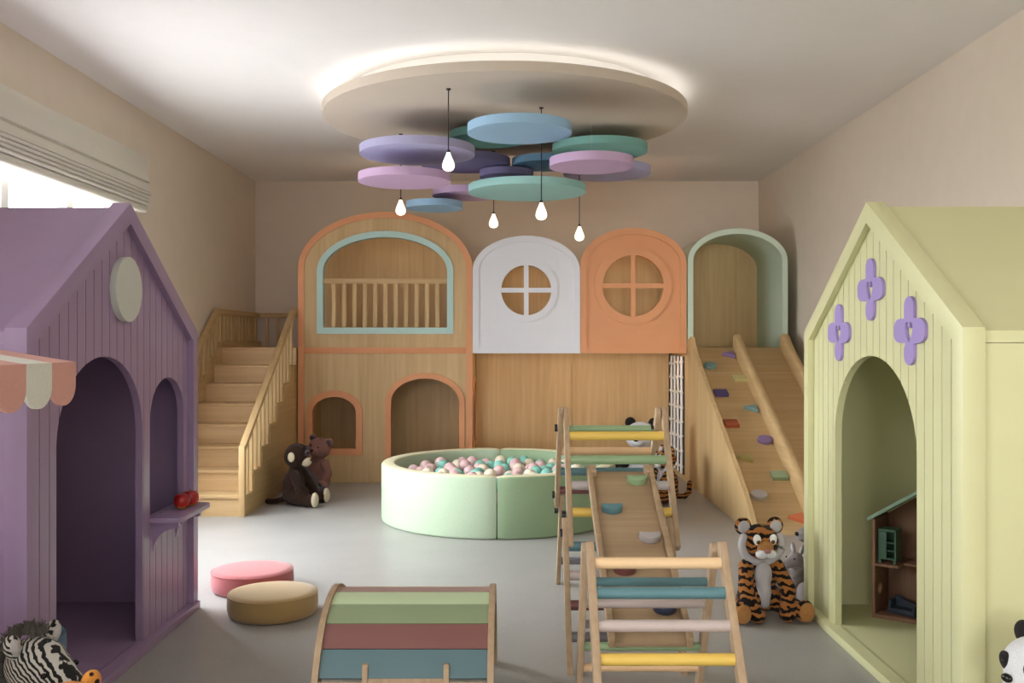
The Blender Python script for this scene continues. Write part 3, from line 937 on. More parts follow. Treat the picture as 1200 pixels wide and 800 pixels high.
CORDS = [(-.421, 6.387, 2.655), (.21, 6.90, 2.377 + .02), (-.898, 7.78, 2.546), (-.162, 8.5, 2.528), (.577, 8.25, 2.388)]
DISCS = [('A', -.713, 7.265, .432, 2.804, 'c_lilac', 'wide lilac round acoustic panel at left, above the pink one'),
    ('B', -.816, 7.33, .350, 2.61, 'c_pink', 'pink round acoustic panel at far left, below the wide lilac panel'),
    ('C', -.41, 8.64, .30, 2.70, 'c_pink', 'small pink round acoustic panel half hidden behind the large pale mint one'),
    ('D', -.693, 8.622, .252, 2.585, 'c_sky', 'small sky blue round acoustic panel hanging lowest, above the castle'),
    ('E', -.396, 8.26, .38, 2.904, 'c_violet', 'dark violet round acoustic panel behind the wide lilac one'),
    ('F', -.048, 8.4, .234, 2.826, 'c_violet', 'small dark violet round acoustic panel between violet and blue ones, above pale mint'),
    ('G', -.187, 7.55, .30, 2.97, 'c_teal', 'sea green round acoustic panel up high, behind the sky blue one'),
    ('H', .051, 6.48, .350, 2.795, 'c_sky', 'sky blue round acoustic panel nearest the camera, top centre of the cluster'),
    ('I', .704, 7.75, .381, 2.918, 'c_teal', 'sea green round acoustic panel at right, above the pink one'),
    ('J', .556, 6.75, .293, 2.619, 'c_pink', 'pink round acoustic panel at right, just under the sea green one'),
    ('K', .806, 8.2, .37, 2.82, 'c_lilac', 'lilac round acoustic panel at far right, behind the pink one'),
    ('L', .277, 8.25, .277, 2.90, 'c_blue', 'deep blue round acoustic panel mostly hidden, behind the right-hand pink one'),
    ('M', .125, 8.02, .487, 2.635, 'c_mint', 'largest pale mint round acoustic panel, low in the middle of cluster')]
for (_, x, y, r, z, mk, lb) in DISCS:
    e = thing('acoustic_panel', lb, 'hanging panel', (x, y, z), 0, 'round pastel panels under the ceiling light')
    hs = [ring_pts(cx, cy, .012, 12) for cx, cy, cz in CORDS if (cx - x) ** 2 + (cy - y) ** 2 < (r - .02) ** 2 and cz < z]
    bm = prism(ring_pts(x, y, r, 96), hs, z, z + .06, XY, .003)
    finish(bm, 'disc', M[mk], e)
    # fine suspension wire, kept clear of panels above
    zt = min([d[4] + .001 for d in DISCS if d[4] > z and (d[1] - x) ** 2 + (d[2] - y) ** 2 < (d[3] + .01) ** 2] + [DZ + .001])
    finish(tube([(x, y, z + .055), (x, y, zt)], .0006, 6), 'suspension_wire', M['beige'], e)
LBL = ['teardrop pendant bulb on black cord, hanging in front of the wide lilac panel', 'teardrop pendant bulb on long black cord, hanging in front of the pale mint panel',
       'teardrop pendant bulb below the far left pink panel, left of the small blue panel', 'teardrop pendant bulb above the white arch, between small blue and pale mint panels',
       'lowest teardrop pendant bulb, hanging right of the pale mint panel above orange arch']
for (x, y, z), lb in zip(CORDS, LBL):
    e = thing('pendant_light', lb, 'pendant light', (x, y, z - .13), 0, 'teardrop pendant lights')
    finish(lathe([(0, DZ - .012 - z), (.012, DZ - .010 - z), (.018, DZ - z), (0, DZ - z)], (x, y, z), 20), 'ceiling_rose', M['black'], e)
    finish(tube([(x, y, z), (x, y, DZ - .008)], .0035, 8), 'cord', M['black'], e)
    finish(lathe([(0, -.004), (.012, -.004), (.012, .006), (.006, .014), (0, .014)], (x, y, z), 20), 'socket', M['black'], e)
    pr = [(.011, 0)]
    for t, rr in ((.06, .0125), (.15, .0165), (.25, .022), (.37, .0285), (.5, .035), (.6, .039), (.69, .041), (.78, .0402), (.86, .036), (.925, .0285), (.97, .018), (.993, .008), (1, 0)):
        pr.append((rr, -.13 * t))
    finish(lathe(pr, (x, y, z), 28), 'bulb', M['bulb'], e, ang=80)
# ------------------------------------------------------------------ climbing triangles
def bar(bm, p, q, w, d):
    """rectangular bar between two points lying in a y,z plane: w along x, d across"""
    p, q = Vector(p), Vector(q)
    u = (q - p).normalized(); n_ = Vector((0, -u.z, u.y))
    a = [(p + n_ * d / 2 - u * 0), (q + n_ * d / 2), (q - n_ * d / 2), (p - n_ * d / 2)]
    pts = [(v.y, v.z) for v in a]
    add_prism(bm, pts, [], p.x - w / 2, p.x + w / 2, YZ, .003)

def rounded_rail(x, y0, z0, y1, z1, w=.026, d=.05, clip=True):
    """side rail with rounded upper end and foot cut level with the floor"""
    u = Vector((y1 - y0, z1 - z0)).normalized(); n_ = Vector((-u.y, u.x)) * d / 2
    P0, P1 = Vector((y0, z0)), Vector((y1, z1))
    L = []
    for i in range(9):
        a = pi * i / 8
        L.append(P1 + n_ * cos(a) + u * sin(a) * d * .32)
    if clip and z0 <= .001:
        for s in (-1, 1):
            pp = P0 + n_ * s
            k = -pp.y / u.y
            L.append(pp + u * k)
    else:
        L.append(P0 - n_); L.append(P0 + n_)
    return prism([(v.x, max(0, v.y)) for v in L], [], x - w / 2, x + w / 2, YZ, .003)

def rung(e, x0, x1, y, z, r, mk, lb):
    bm = bmesh.new()
    add_tube(bm, [(x0, y, z), (x1, y, z)], r, 20)
    o = finish(bm, 'rung', M[mk], e); o['label'] = lb + ' round rung'

# tall folding triangle
e = thing('climbing_triangle', 'taller wooden climbing triangle with folding legs, coloured rungs, holding up the ramp', 'climbing frame', (.5, 4.83, 0))
AY, AZ = 4.775, 1.045
fr = lambda t: (AY - .705 * t, AZ * (1 - t))
bk = lambda t: (AY + .815 * t, AZ * (1 - t))
for x in (.267, .752):
    (y1, z1), (y0, z0) = fr(-.01), fr(.56)
    finish(rounded_rail(x, y0, z0, y1, z1), 'front_rail', M['oak'], e)
for x in (.248, .730):
    (y1, z1), (y0, z0) = fr(.455), fr(1.0)
    finish(rounded_rail(x + (.0 if x < .5 else .0) - .004, y0, 0, y1, z1), 'front_leg', M['oak'], e)
for x in (.240, .722):
    (y1, z1), (y0, z0) = bk(-.01), bk(.50)
    finish(rounded_rail(x, y0, z0, y1, z1, .024), 'back_rail', M['oak'], e)
for x in (.266, .748):
    (y1, z1), (y0, z0) = bk(.44), bk(1.0)
    finish(rounded_rail(x + (.0), y0, 0, y1, z1, .024), 'back_leg', M['oak'], e)
for t, mk, lb in ((.1006, 'pl_yellow', 'yellow'), (.2033, 'pl_green', 'green'), (.3104, 'pl_grey', 'pale grey'), (.419, 'pl_yellow', 'yellow')):
    y, z = fr(t); rung(e, .262, .757, y, z, .022, mk, lb)
for t, mk, lb in ((.5517, 'pl_teal', 'dark teal'), (.66, 'pl_mauve', 'mauve'), (.768, 'pl_maroon', 'maroon'), (.878, 'pl_slate', 'slate grey')):
    y, z = fr(t); rung(e, .24, .735, y, z, .022, mk, lb)
for t, mk, lb in ((.083, 'pl_green', 'green'), (.1975, 'pl_peach', 'peach'), (.309, 'pl_teal', 'dark teal'), (.4137, 'pl_maroon', 'maroon'), (.85, 'pl_slate', 'slate grey')):
    y, z = bk(t); rung(e, .236 if t < .5 else .262, .727 if t < .5 else .752, y, z, .021, mk, lb)
for (x, t, f_) in ((.222, .075, bk), (.222, .44, bk), (.238, .43, fr), (.704, .08, bk), (.236, .53, bk), (.722, .5, fr), (.228, .5, fr), (.716, .58, fr)):
    y, z = f_(t)
    bm = tube([(x - .008, y, z), (x + .012, y, z)], .019, 14)
    o = finish(bm, 'bolt_knob', M['black'], e); o['label'] = 'black bolt knob'

# small triangle
e = thing('climbing_triangle', 'smaller wooden climbing triangle with cream, teal, mauve and yellow rungs, nearest the camera', 'climbing frame', (.49, 3.3, 0))
SYa, SZa = 3.345, .695
sf = lambda z: SYa - .03 - .78 * (SZa - z)
sb = lambda z: SYa + .03 + .49 * (SZa - z)
for x in (.268, .7215):
    finish(rounded_rail(x, sf(0), 0, sf(SZa), SZa, .026, .052), 'front_rail', M['oak'], e)
for x in (.256, .7095):
    finish(rounded_rail(x + .0, sb(0), 0, sb(SZa - .02), SZa - .02, .024, .05), 'back_rail', M['oak'], e)
def zsolve(py, f_):
    z = .4
    for _ in range(60):
        z = 1.4 - (py - 400) * f_(z) / F
    return z
for py, mk, lb in ((659.5, 'pl_cream', 'cream'), (694.5, 'pl_teal', 'teal'), (733, 'pl_mauve', 'pale mauve'), (772.5, 'pl_yellow', 'yellow'), (816, 'pl_green', 'green'), (862, 'pl_peach', 'peach')):
    z = zsolve(py, sf); rung(e, .265, .724, sf(z), z, .0195, mk, lb)
for py, mk, lb in ((681.5, 'pl_teal', 'dark teal'), (707, 'pl_mauve', 'mauve'), (731, 'pl_slate', 'slate grey'), (757, 'pl_green', 'green'), (781.5, 'pl_peach', 'peach'), (806, 'pl_navy', 'navy')):
    z = zsolve(py, sb); rung(e, .252, .712, sb(z), z, .016, mk, lb)
zg = zsolve(757, sb); print('green rung', sb(zg), zg)

# ramp between the two triangles
yb_, zb_ = sb(zg), zg + .016 + .002
yt_, zt_ = 4.60, .765
e = thing('climbing_ramp', 'wooden ramp board with half-round holds resting between both climbing triangles', 'ramp', (.512, 4.05, .5))
su = Vector((0, yt_ - yb_, zt_ - zb_)); ln = su.length; a_r = atan2(su.z, su.y)
RMm = Matrix.Translation((.512, yb_, zb_)) @ Matrix.Rotation(a_r, 4, 'X')
def onr(bm, nm, mk, lb=None, par=e):
    bm.transform(RMm)
    o = finish(bm, nm, M[mk] if isinstance(mk, str) else mk, par)
    if lb: o['label'] = lb
    return o
onr(box(-.132, .132, -.03, ln, 0, .018, .002), 'board', 'oakY')
for s in (-1, 1):
    onr(box(s * .144 - .012, s * .144 + .012, -.035, ln + .01, .0, .048, .004), 'side_rail', 'oakY')
    onr(box(s * .128 - .014, s * .128 + .014, ln - .05, ln + .012, .018, .05, .003), 'top_hook', 'oak')
def half_hold():
    L = [(-.046, .012)] + [(-.046 + .092 * i / 8, .012 - .004 * sin(pi * i / 8)) for i in range(1, 8)] + [(.046, .012)]
    L += [(.046 * cos(pi * i / 12) , .004 - .036 * sin(pi * i / 12)) for i in range(0, 13)]
    return L
for (x, y, z, mk, lb) in ((.584, 4.519, 0, 'pl_green', 'green'), (.447, 4.313, 0, 'pl_teal', 'teal'), (.588, 4.124, 0, 'pl_grey', 'pale grey'), (.459, 3.932, 0, 'pl_maroon', 'maroon'), (.589, 3.721, 0, 'pl_navy', 'navy')):
    bm = prism(half_hold(), [], .017, .05, XY, .003)
    bmesh.ops.translate(bm, verts=bm.verts, vec=(x - .512, (y - yb_) / cos(a_r), 0))
    onr(bm, 'climbing_hold', mk, lb + ' half-round hold')

# ------------------------------------------------------------------ arched rocker climber
e = thing('climbing_arch', 'arched wooden rocker climber covered with wide coloured planks, in the foreground', 'climbing arch', (-.39, 3.80, 0))
AYc, Ar = 3.804, .42
def arc_band(r0, r1, t0, t1, n):
    o_ = [(AYc - r1 * sin(t0 + (t1 - t0) * i / n), r1 * cos(t0 + (t1 - t0) * i / n)) for i in range(n + 1)]
    i_ = [(AYc - r0 * sin(t0 + (t1 - t0) * i / n), r0 * cos(t0 + (t1 - t0) * i / n)) for i in range(n + 1)]
    return o_ + i_[::-1]
tm = radians(89.8)
for x in (-.712, -.088):
    bm = prism(arc_band(Ar - .055, Ar + .013, -tm, tm, 48), [], x, x + .0225, YZ, .003)
    finish(bm, 'side_arch', M['oak'], e, ang=40)
cols = [('k_teal', 'teal'), ('k_maroon', 'maroon'), ('k_green', 'green'), ('k_lime', 'light green'), ('k_mauve', 'mauve'), ('k_yellow', 'yellow'), ('k_teal', 'teal'), ('k_maroon', 'maroon'), ('k_green', 'green')]
d_t = radians(14.55); t_hi = radians(61.7)
for i, (mk, lb) in enumerate(cols):
    ta, tb = t_hi - i * d_t, t_hi - (i + 1) * d_t
    o = finish(prism(arc_band(Ar - .02, Ar, tb + .004, ta - .004, 6), [], -.6895, -.088, YZ, .003), 'plank', M[mk], e, ang=30)
    o['label'] = lb + ' curved plank'
finish(prism(arc_band(Ar - .03, Ar - .01, radians(63), radians(72), 4), [], -.6895, -.088, YZ, .002), 'cross_board', M['oak'], e)
# hook-on ladder step standing against the front edge
for x in (-.535, -.245):
    finish(prism([(3.435, .0), (3.475, 0), (3.475, .235), (3.465, .245), (3.445, .245), (3.435, .235)], [], x, x + .02, YZ, .002), 'hook_post', M['oak'], e)
finish(box(-.515, -.245, 3.44, 3.47, .165, .205, .003), 'step_board', M['oak'], e)

# ------------------------------------------------------------------ dollhouse in the yellow playhouse
DH = (1.777, 4.76, .04); dr = atan2(-.615, .789)
e = thing('dollhouse', 'wooden open-front dollhouse with sloping green roof inside the yellow playhouse', 'dollhouse', DH, dr)
def D(bm, nm, mk, lb=None):
    o = finish(bm, nm, M[mk], e, world=False)
    if lb: o['label'] = lb
    return o
dw, dd, dh = .50, .23, .485
hole = ring_pts(.08, .13, .028, 20)
D(prism([(0, 0), (dd, 0), (dd, dh), (0, dh)], [hole], 0, .014, YZ), 'side_wall', 'dark_wood')
D(prism([(0, 0), (dd, 0), (dd, dh), (0, dh)], [], dw - .014, dw, YZ), 'side_wall', 'dark_wood')
D(box(.014, dw - .014, 0, dd, 0, .02, .002), 'floor_board', 'dark_wood')
D(prism([(.0145, .02), (dw - .0145, .02), (dw - .0145, dh), (dw / 2, dh + .165), (.0145, dh)], [], dd - .012, dd, XZ), 'back_wall', 'dark_wood')
D(box(.014, .125, .0, dd - .012, .255, .268, .002), 'shelf', 'dark_wood')
D(box(.125, dw - .014, .09, dd - .012, .255, .268, .002), 'shelf', 'dark_wood')
D(box(.20, dw - .014, .0, .09, .225, .238, .002), 'shelf', 'dark_wood')
for s in (0, 1):
    a, b = (-.018, dw / 2) if s == 0 else (dw + .018, dw / 2)
    za = dh - .012
    D(prism([(a, za), (b, dh + .165), (b, dh + .185), (a, za + .02)], [], -.02, dd + .0, XZ, .002), 'roof_panel', 'dh_roof')
def dpos(x, y, z):
    c, s = cos(dr), sin(dr)
    return (DH[0] + c * x - s * y, DH[1] + s * x + c * y, DH[2] + z)
e2 = thing('toy_wardrobe', 'small dark green toy wardrobe on the dollhouse shelf', 'toy furniture', dpos(.065, .07, .268), dr)
bm = bmesh.new()
for b in ((-.042, -.034, -.045, .045, .012, .165), (.034, .042, -.045, .045, .012, .165), (-.034, .034, .037, .045, .012, .165), (-.042, .042, -.045, .045, .157, .168), (-.034, .034, -.045, .037, .02, .028)):
    add_box(bm, *b)
finish(bm, 'carcass', M['dh_green'], e2, world=False)
for x in (-.042, .03):
    for y in (-.045, .033): finish(box(x, x + .012, y, y + .012, 0, .014), 'foot', M['dh_green'], e2, world=False)
finish(box(-.040, -.002, -.05, -.045, .022, .156, .001), 'door', M['dh_green'], e2, world=False)
for z in (.06, .10): finish(box(-.034, .034, -.04, .037, z, z + .005), 'shelf', M['dh_green'], e2, world=False)
def toy_sofa(x, y, label):
    e2 = thing('toy_sofa', label, 'toy furniture', dpos(x, y, .02), dr - .15, 'navy toy sofas in the dollhouse')
    finish(box(-.06, .06, -.032, .032, .004, .034, .008), 'seat', M['dh_navy'], e2, world=False)
    finish(prism([(-.06, .02), (.06, .02), (.06, .058), (.0, .062), (-.03, .082), (-.06, .082)], [], .024, .04, XZ, .004), 'backrest', M['dh_navy'], e2, world=False)
    for s in (-1, 1): finish(box(s * .06 - .008, s * .06 + .008, -.032, .034, .004, .054 if s > 0 else .07, .005), 'armrest', M['dh_navy'], e2, world=False)
toy_sofa(.135, .06, 'dark navy toy sofa on the dollhouse floor, below the green wardrobe')
toy_sofa(.29, .07, 'dark navy toy sofa on the dollhouse floor, half hidden by the playhouse doorway')

# ------------------------------------------------------------------ plush toys
def blob_mesh(name, blobs, mat, parent, voxel=.007, fuzz=0.0):
    """one continuous skin over a list of ellipsoids ('e',c,r[,rot]) and tapering limbs ('l',[(p,r),...])"""
    bm = bmesh.new()
    for b in blobs:
        if b[0] == 'e':
            add_ball(bm, b[1], b[2], 3, b[3] if len(b) > 3 else None)
        else:
            ch = b[1]
            for (p, r), (q, s) in zip(ch, ch[1:]):
                p, q = Vector(p), Vector(q)
                k = max(2, int((q - p).length / (min(r, s) * .45)))
                for i in range(k + 1):
                    add_ball(bm, p.lerp(q, i / k), r + (s - r) * i / k, 2)
    me = bpy.data.meshes.new('tmp'); bm.to_mesh(me); bm.free()
    t = bpy.data.objects.new('tmp', me); COL.objects.link(t)
    md = t.modifiers.new('r', 'REMESH'); md.mode = 'VOXEL'; md.voxel_size = voxel; md.use_smooth_shade = True
    sm = t.modifiers.new('s', 'SMOOTH'); sm.factor = .5; sm.iterations = 6
    dg = bpy.context.evaluated_depsgraph_get()
    nm = bpy.data.meshes.new_from_object(t.evaluated_get(dg))
    bpy.data.objects.remove(t); bpy.data.meshes.remove(me)
    if fuzz > 0:
        rnd = random.Random(5)
        nrm = [v.normal.copy() for v in nm.vertices]
        for v, n_ in zip(nm.vertices, nrm):
            v.co += n_ * rnd.uniform(-fuzz, fuzz)
    nm.materials.clear(); nm.materials.append(mat)
    nm.polygons.foreach_set('use_smooth', [True] * len(nm.polygons))
    o = bpy.data.objects.new(name, nm); COL.objects.link(o); o.parent = parent
    return o

def mir(p): return (-p[0], p[1], p[2])
def seat_body(arm='down', tail=None, spread=.16):
    B = [('e', (0, .015, .165), (.10, .09, .15)), ('e', (0, .0, .095), (.12, .105, .095)), ('e', (0, 0, .295), (.06, .055, .06))]
    for s in (1, -1):
        if arm == 'down':
            B.append(('l', [((s * .08, -.03, .265), .042), ((s * .118, -.09, .15), .042), ((s * .112, -.145, .05), .044)]))
            B.append(('e', (s * .112, -.152, .042), (.044, .046, .04)))
        elif arm == 'front':
            B.append(('l', [((s * .085, -.035, .265), .043), ((s * .118, -.12, .16), .043), ((s * .088, -.185, .05), .045)]))
            B.append(('e', (s * .084, -.2, .042), (.045, .05, .04)))
        else:
            B.append(('l', [((s * .085, -.02, .26), .042), ((s * .14, -.05, .17), .042), ((s * .13, -.10, .10), .044)]))
        B.append(('l', [((s * .08, -.03, .075), .064), ((s * spread, -.185, .055), .05)]))
        B.append(('e', (s * (spread + .008), -.215, .062), (.05, .036, .062)))
    if tail: B.append(('l', tail))
    return B
def sphere_part(nm, c, r, mat, par, rot=None, lb=None):
    o = finish(ball((0, 0, 0), 1, 3), nm, mat, par, world=False, ang=180)
    me = o.data
    me.transform(Matrix.Translation(Vector(c)) @ (Euler(rot).to_matrix().to_4x4() if rot else Matrix.Identity(4)) @ Matrix.Diagonal((*((r, r, r) if not hasattr(r, '__len__') else r), 1)))
    if lb: o['label'] = lb
    return o
def ears(par, pos, r, mat, inner, rz=.35, depth=.5):
    for s in (1, -1):
        p = (s * pos[0], pos[1], pos[2])
        ea = sphere_part('ear', p, (r, r * depth, r), mat, par, (0, s * .3, -s * rz * .0))
        if inner is not None:
            sphere_part('inner_ear', (p[0], p[1] - r * depth * .62, p[2] - r * .05), (r * .72, r * depth * .6, r * .74), inner, ea)
def eyes(par, x, y, z, r, w=None):
    for s in (1, -1):
        if w:
            ew = sphere_part('eye', (s * x, y, z), (r, r * .55, r * 1.35), M['eye_w'], par, (0, s * .15, 0))
            am = sphere_part('iris', (s * x - s * r * .15, y - r * .42, z - r * .5), (r * .55, r * .3, r * .55), M['amber'], ew)
            sphere_part('pupil', (s * x - s * r * .15, y - r * .58, z - r * .52), (r * .32, r * .22, r * .34), M['eye_b'], ew)
        else:
            sphere_part('eye', (s * x, y, z), r, M['eye_b'], par)
def soles(par, spread, mat):
    for s in (1, -1):
        sphere_part('foot_sole', (s * (spread + .008), -.245, .064), (.042, .012, .052), mat, par)

# --- tigers
def tiger(loc, rz, label, tail):
    e = thing('plush_tiger', label, 'soft toy', loc, rz, 'striped plush tigers')
    B = seat_body('front', tail, .165)
    B.append(('e', (0, -.012, .395), (.105, .095, .095)))
    blob_mesh('body', B, M['tiger'], e)
    ears(e, (.09, .0, .478), .048, M['tiger'], M['ltgrey_f'])
    # cheek ruff: a horseshoe of pale fur from ear to ear
    rp = [(.112 * cos(t) , -.045 + .0 * sin(t), .385 + .098 * sin(t)) for t in [radians(a) for a in range(-205, 26, 10)]]
    bm = bmesh.new(); add_tube(bm, rp, .021, 10, True)
    add_ball(bm, rp[0], .0212, 2); add_ball(bm, rp[-1], .0212, 2)
    finish(bm, 'cheek_ruff', M['ltgrey_f'], e, world=False, ang=80)
    sphere_part('muzzle_bridge', (0, -.095, .375), (.046, .032, .042), M['tan_f'], e)
    for s in (1, -1): sphere_part('muzzle', (s * .024, -.108, .345), (.034, .03, .026), M['white_f'], e)
    sphere_part('nose', (0, -.136, .366), (.018, .012, .013), M['pink_n'], e)
    eyes(e, .044, -.094, .42, .022, True)
    blob_mesh('chest_patch', [('e', (0, -.066, .225), (.05, .028, .075)), ('l', [((0, -.062, .2), .042), ((0, -.075, .13), .042), ((0, -.08, .08), .034)])], M['ltgrey_f'], e, .006)
    soles(e, .165, M['tan_f'])
    e.scale = (.94, .94, .94)
    return e
tiger((1.275, 4.98, 0), radians(6), 'plush tiger sitting on the floor beside the yellow playhouse, facing the camera', [((0, .1, .05), .03), ((.03, .17, .03), .028)])
tiger((1.353, 8.42, 0), radians(-72), 'plush tiger sitting far back by the rope net, tail curled up', [((0, .09, .05), .028), ((0, .18, .04), .027), ((0, .23, .085), .026), ((0, .235, .165), .026)])

# --- pandas
def panda(loc, rz, sc, label):
    e = thing('plush_panda', label, 'soft toy', loc, rz, 'black and white plush pandas')
    B = [('e', (0, .015, .165), (.105, .095, .15)), ('e', (0, 0, .1), (.125, .11, .1)), ('e', (0, 0, .3), (.06, .055, .06)), ('e', (0, -.01, .395), (.118, .105, .1)), ('e', (0, -.09, .365), (.055, .05, .042))]
    blob_mesh('body', B, M['white_f'], e)
    for s in (1, -1):
        blob_mesh('arm', [('l', [((s * .085, -.02, .265), .044), ((s * .135, -.06, .17), .044), ((s * .12, -.12, .11), .044)])], M['black_f'], e, .009)
        blob_mesh('leg', [('l', [((s * .08, -.03, .075), .066), ((s * .125, -.17, .055), .052)]), ('e', (s * .13, -.2, .062), (.05, .036, .062))], M['black_f'], e, .009)
        sphere_part('eye_patch', (s * .048, -.098, .412), (.024, .014, .032), M['black_f'], e, (0, s * .5, 0))
        sphere_part('eye', (s * .045, -.112, .415), .007, M['eye_b'], e)
    sphere_part('chest_band', (0, .012, .255), (.098, .083, .05), M['black_f'], e)
    ears(e, (.085, .01, .482), .04, M['black_f'], None)
    sphere_part('nose', (0, -.14, .378), (.02, .013, .014), M['eye_b'], e)
    e.scale = (sc, sc, sc)
    return e
panda((1.21, 9.0, 0), radians(-24), 1.325, 'plush panda sitting behind the taller climbing triangle, against the plywood backing')
panda((1.645, 2.985, 0), radians(-74), .985, 'plush panda at bottom right corner, leaning by the yellow playhouse side wall')

# --- zebra
e = thing('plush_zebra', 'plush zebra with dark mane at bottom left, beside the purple playhouse doorway', 'soft toy', (-1.462, 2.99, 0), radians(72))
B = seat_body('down', None, .10)
B += [('e', (0, .015, .395), (.085, .10, .09)), ('l', [((0, -.03, .375), .078), ((0, -.12, .315), .058), ((0, -.155, .29), .052)]), ('l', [((0, .03, .28), .075), ((0, .03, .38), .075)])]
blob_mesh('body', B, M['zebra'], e)
for s in (1, -1):
    ea = sphere_part('ear', (s * .078, .03, .472), (.03, .02, .042), M['zebra'], e, (0, s * .45, 0))
    sphere_part('inner_ear', (s * .081, .018, .473), (.019, .012, .03), M['ltgrey_f'], ea, (0, s * .45, 0))
    sphere_part('eye', (s * .066, -.075, .392), .009, M['eye_b'], e)
    sphere_part('nostril', (s * .022, -.2, .3), .006, M['eye_b'], e)
bm = bmesh.new(); rnd = random.Random(2)
for i in range(420):
    t = rnd.random(); a = radians(-22 + 165 * t)
    cy, cz = .035 + .09 * sin(a), .40 + .095 * cos(a) if t < .75 else .40 + .095 * cos(a)
    x = rnd.uniform(-.028, .028)
    d = Vector((x * 4 + rnd.uniform(-.3, .3), sin(a), cos(a))).normalized()
    p = Vector((x, cy, cz)); l = rnd.uniform(.024, .04)
    add_tube(bm, [p, p + d * l * .6, p + d * l + Vector((0, rnd.uniform(-.006, .006), 0))], .0045, 5, True, .0012)
finish(bm, 'mane', M['mane'], e, world=False)

# --- leopard
e = thing('plush_leopard', 'orange spotted plush leopard at bottom left, in front of the zebra', 'soft toy', (-1.222, 2.63, 0), radians(55))
e.scale = (1.05, 1.05, 1.05)
B = seat_body('down') + [('e', (0, -.012, .362), (.1, .09, .088))]
blob_mesh('body', B, M['leopard'], e)
for s in (1, -1):
    ea = sphere_part('ear', (s * .075, .0, .428), (.028, .018, .032), M['leopard'], e, (0, s * .4, 0))
    sphere_part('ear_tip', (s * .086, .004, .436), (.017, .0165, .021), M['black_f'], ea)
sphere_part('muzzle', (0, -.095, .335), (.045, .035, .034), M['white_f'], e)
sphere_part('nose', (0, -.128, .345), (.015, .01, .011), M['pink_n'], e)
eyes(e, .04, -.09, .385, .01)

# --- kangaroo with joey
e = thing('plush_kangaroo', 'grey plush kangaroo half hidden behind the yellow playhouse corner', 'soft toy', (1.735, 5.30, 0), radians(-80))
B = seat_body('up', [((0, .08, .06), .05), ((0, .22, .04), .035)], .14) + [('e', (0, -.01, .375), (.075, .085, .075)), ('l', [((0, -.05, .365), .06), ((0, -.14, .342), .042)])]
blob_mesh('body', B, M['grey_f'], e)
for s in (1, -1):
    ea = sphere_part('ear', (s * .06, .03, .475), (.026, .016, .07), M['grey_f'], e, (0, s * .25, 0))
    sphere_part('inner_ear', (s * .06, .018, .47), (.016, .008, .05), M['ltgrey_f'], ea, (0, s * .25, 0))
    sphere_part('eye', (s * .055, -.06, .4), .008, M['eye_b'], e)
sphere_part('nose', (0, -.182, .35), (.014, .01, .012), M['eye_b'], e)
e = thing('plush_joey', 'small grey plush joey held against the kangaroo, behind the front tiger', 'soft toy', (1.555, 5.27, .085), radians(-62))
B = [('e', (0, .0, .045), (.05, .045, .06)), ('e', (0, -.01, .125), (.045, .045, .042)), ('l', [((0, -.03, .12), .034), ((0, -.075, .105), .024)])]
for s in (1, -1): B += [('l', [((s * .035, -.01, .075), .02), ((s * .04, -.06, .05), .019)]), ('l', [((s * .035, -.02, .015), .026), ((s * .045, -.075, .0), .022)])]
blob_mesh('body', B, M['grey_f'], e, .005)
for s in (1, -1):
    ea = sphere_part('ear', (s * .032, .008, .182), (.014, .009, .032), M['grey_f'], e, (0, s * .3, 0))
    sphere_part('inner_ear', (s * .032, .0, .18), (.009, .005, .022), M['ltgrey_f'], ea, (0, s * .3, 0))
    sphere_part('eye', (s * .03, -.045, .138), .005, M['eye_b'], e)
sphere_part('nose', (0, -.098, .11), (.009, .006, .007), M['eye_b'], e)

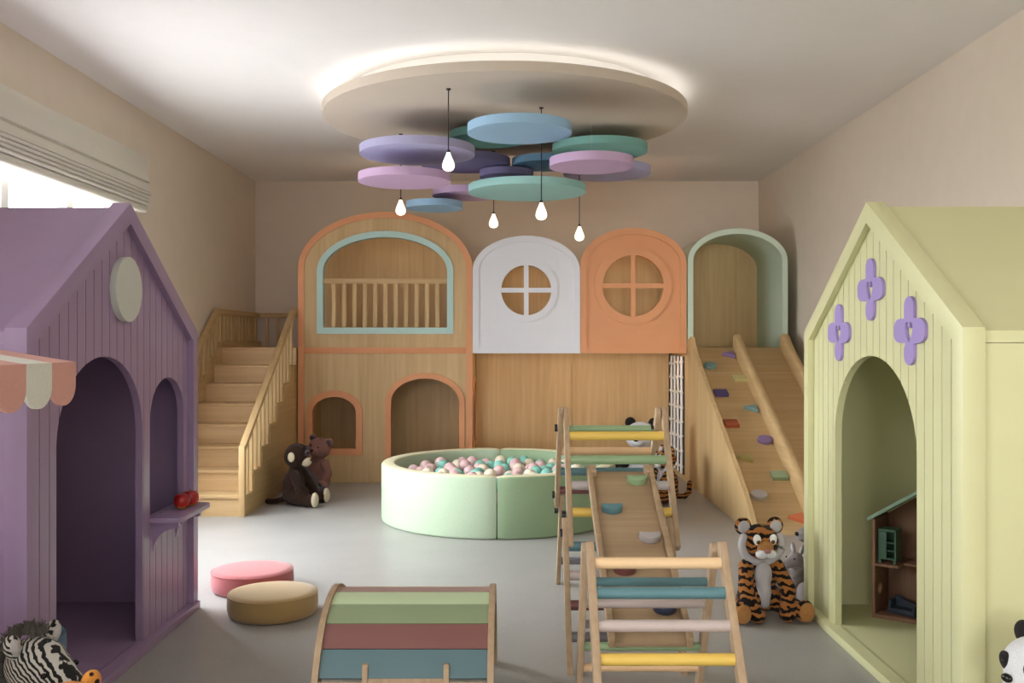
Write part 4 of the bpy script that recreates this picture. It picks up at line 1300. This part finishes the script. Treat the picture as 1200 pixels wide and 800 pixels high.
# --- monkey, grey bear, brown bear by the stairs
e = thing('plush_monkey', 'dark brown plush monkey with cream ears and feet, sitting beside the staircase', 'soft toy', (-1.86, 8.28, 0), radians(80))
B = seat_body('down', [((0, .09, .05), .026), ((-.03, .17, .03), .024), ((-.04, .235, .028), .024)], .12) + [('e', (0, -.012, .42), (.112, .105, .108))]
blob_mesh('body', B, M['brown_f'], e, .007, .0035)
for s in (1, -1):
    sphere_part('ear', (s * .115, -.01, .42), (.014, .03, .042), M['cream_f'], e)
    sphere_part('foot', (s * .132, -.228, .066), (.052, .03, .064), M['cream_f'], e)
sphere_part('muzzle', (0, -.095, .372), (.058, .046, .044), M['cream_f'], e)
sphere_part('face_patch', (0, -.094, .44), (.05, .03, .034), M['slate_f'], e)
eyes(e, .026, -.122, .448, .008)
sphere_part('nose', (0, -.14, .385), (.012, .007, .008), M['eye_b'], e)
def bear(nm, label, loc, rz, mat, ear_in, tilt, sole, sc=1):
    e = thing(nm, label, 'soft toy', loc, rz, 'plush bears by the stairs')
    e.scale = (sc, sc, sc)
    R = Matrix.Translation((0, 0, .3)) @ Matrix.Rotation(tilt, 4, 'Y') @ Matrix.Translation((0, 0, -.3))
    h = lambda p: tuple(R @ Vector(p))
    B = seat_body('up') + [('e', h((0, -.012, .40)), (.112, .1, .1)), ('e', h((0, -.095, .375)), (.05, .042, .04))]
    blob_mesh('body', B, mat, e)
    for s in (1, -1):
        ea = sphere_part('ear', h((s * .092, 0, .475)), (.04, .024, .04), mat, e)
        sphere_part('inner_ear', h((s * .092, -.016, .473)), (.028, .014, .028), ear_in, ea)
        sphere_part('eye', h((s * .04, -.102, .425)), .008, M['eye_b'], e)
    sphere_part('nose', h((0, -.135, .388)), (.016, .01, .011), M['eye_b'], e)
    soles(e, .16, sole)
bear('plush_bear', 'dark grey plush bear squeezed between the monkey and the brown bear', (-1.92, 8.66, 0), radians(40), M['slate_f'], M['slate_f'], 0, M['slate_f'], .9)
bear('plush_bear', 'mauve-brown plush bear leaning by the castle\'s small arched window, head tilted', (-1.83, 9.1, 0), radians(-22), M['mauve_f'], M['slate_f'], .22, M['slate_f'])

# ------------------------------------------------------------------ colour management
SC.view_settings.view_transform = 'Standard'
SC.view_settings.look = 'None'
SC.view_settings.gamma = 1
SC.view_settings.use_curve_mapping = False
SC.view_settings.exposure = 0.06
SC.cycles.use_denoising = True
SC.cycles.max_bounces = 10
SC.cycles.diffuse_bounces = 7
SC.cycles.sample_clamp_indirect = 8
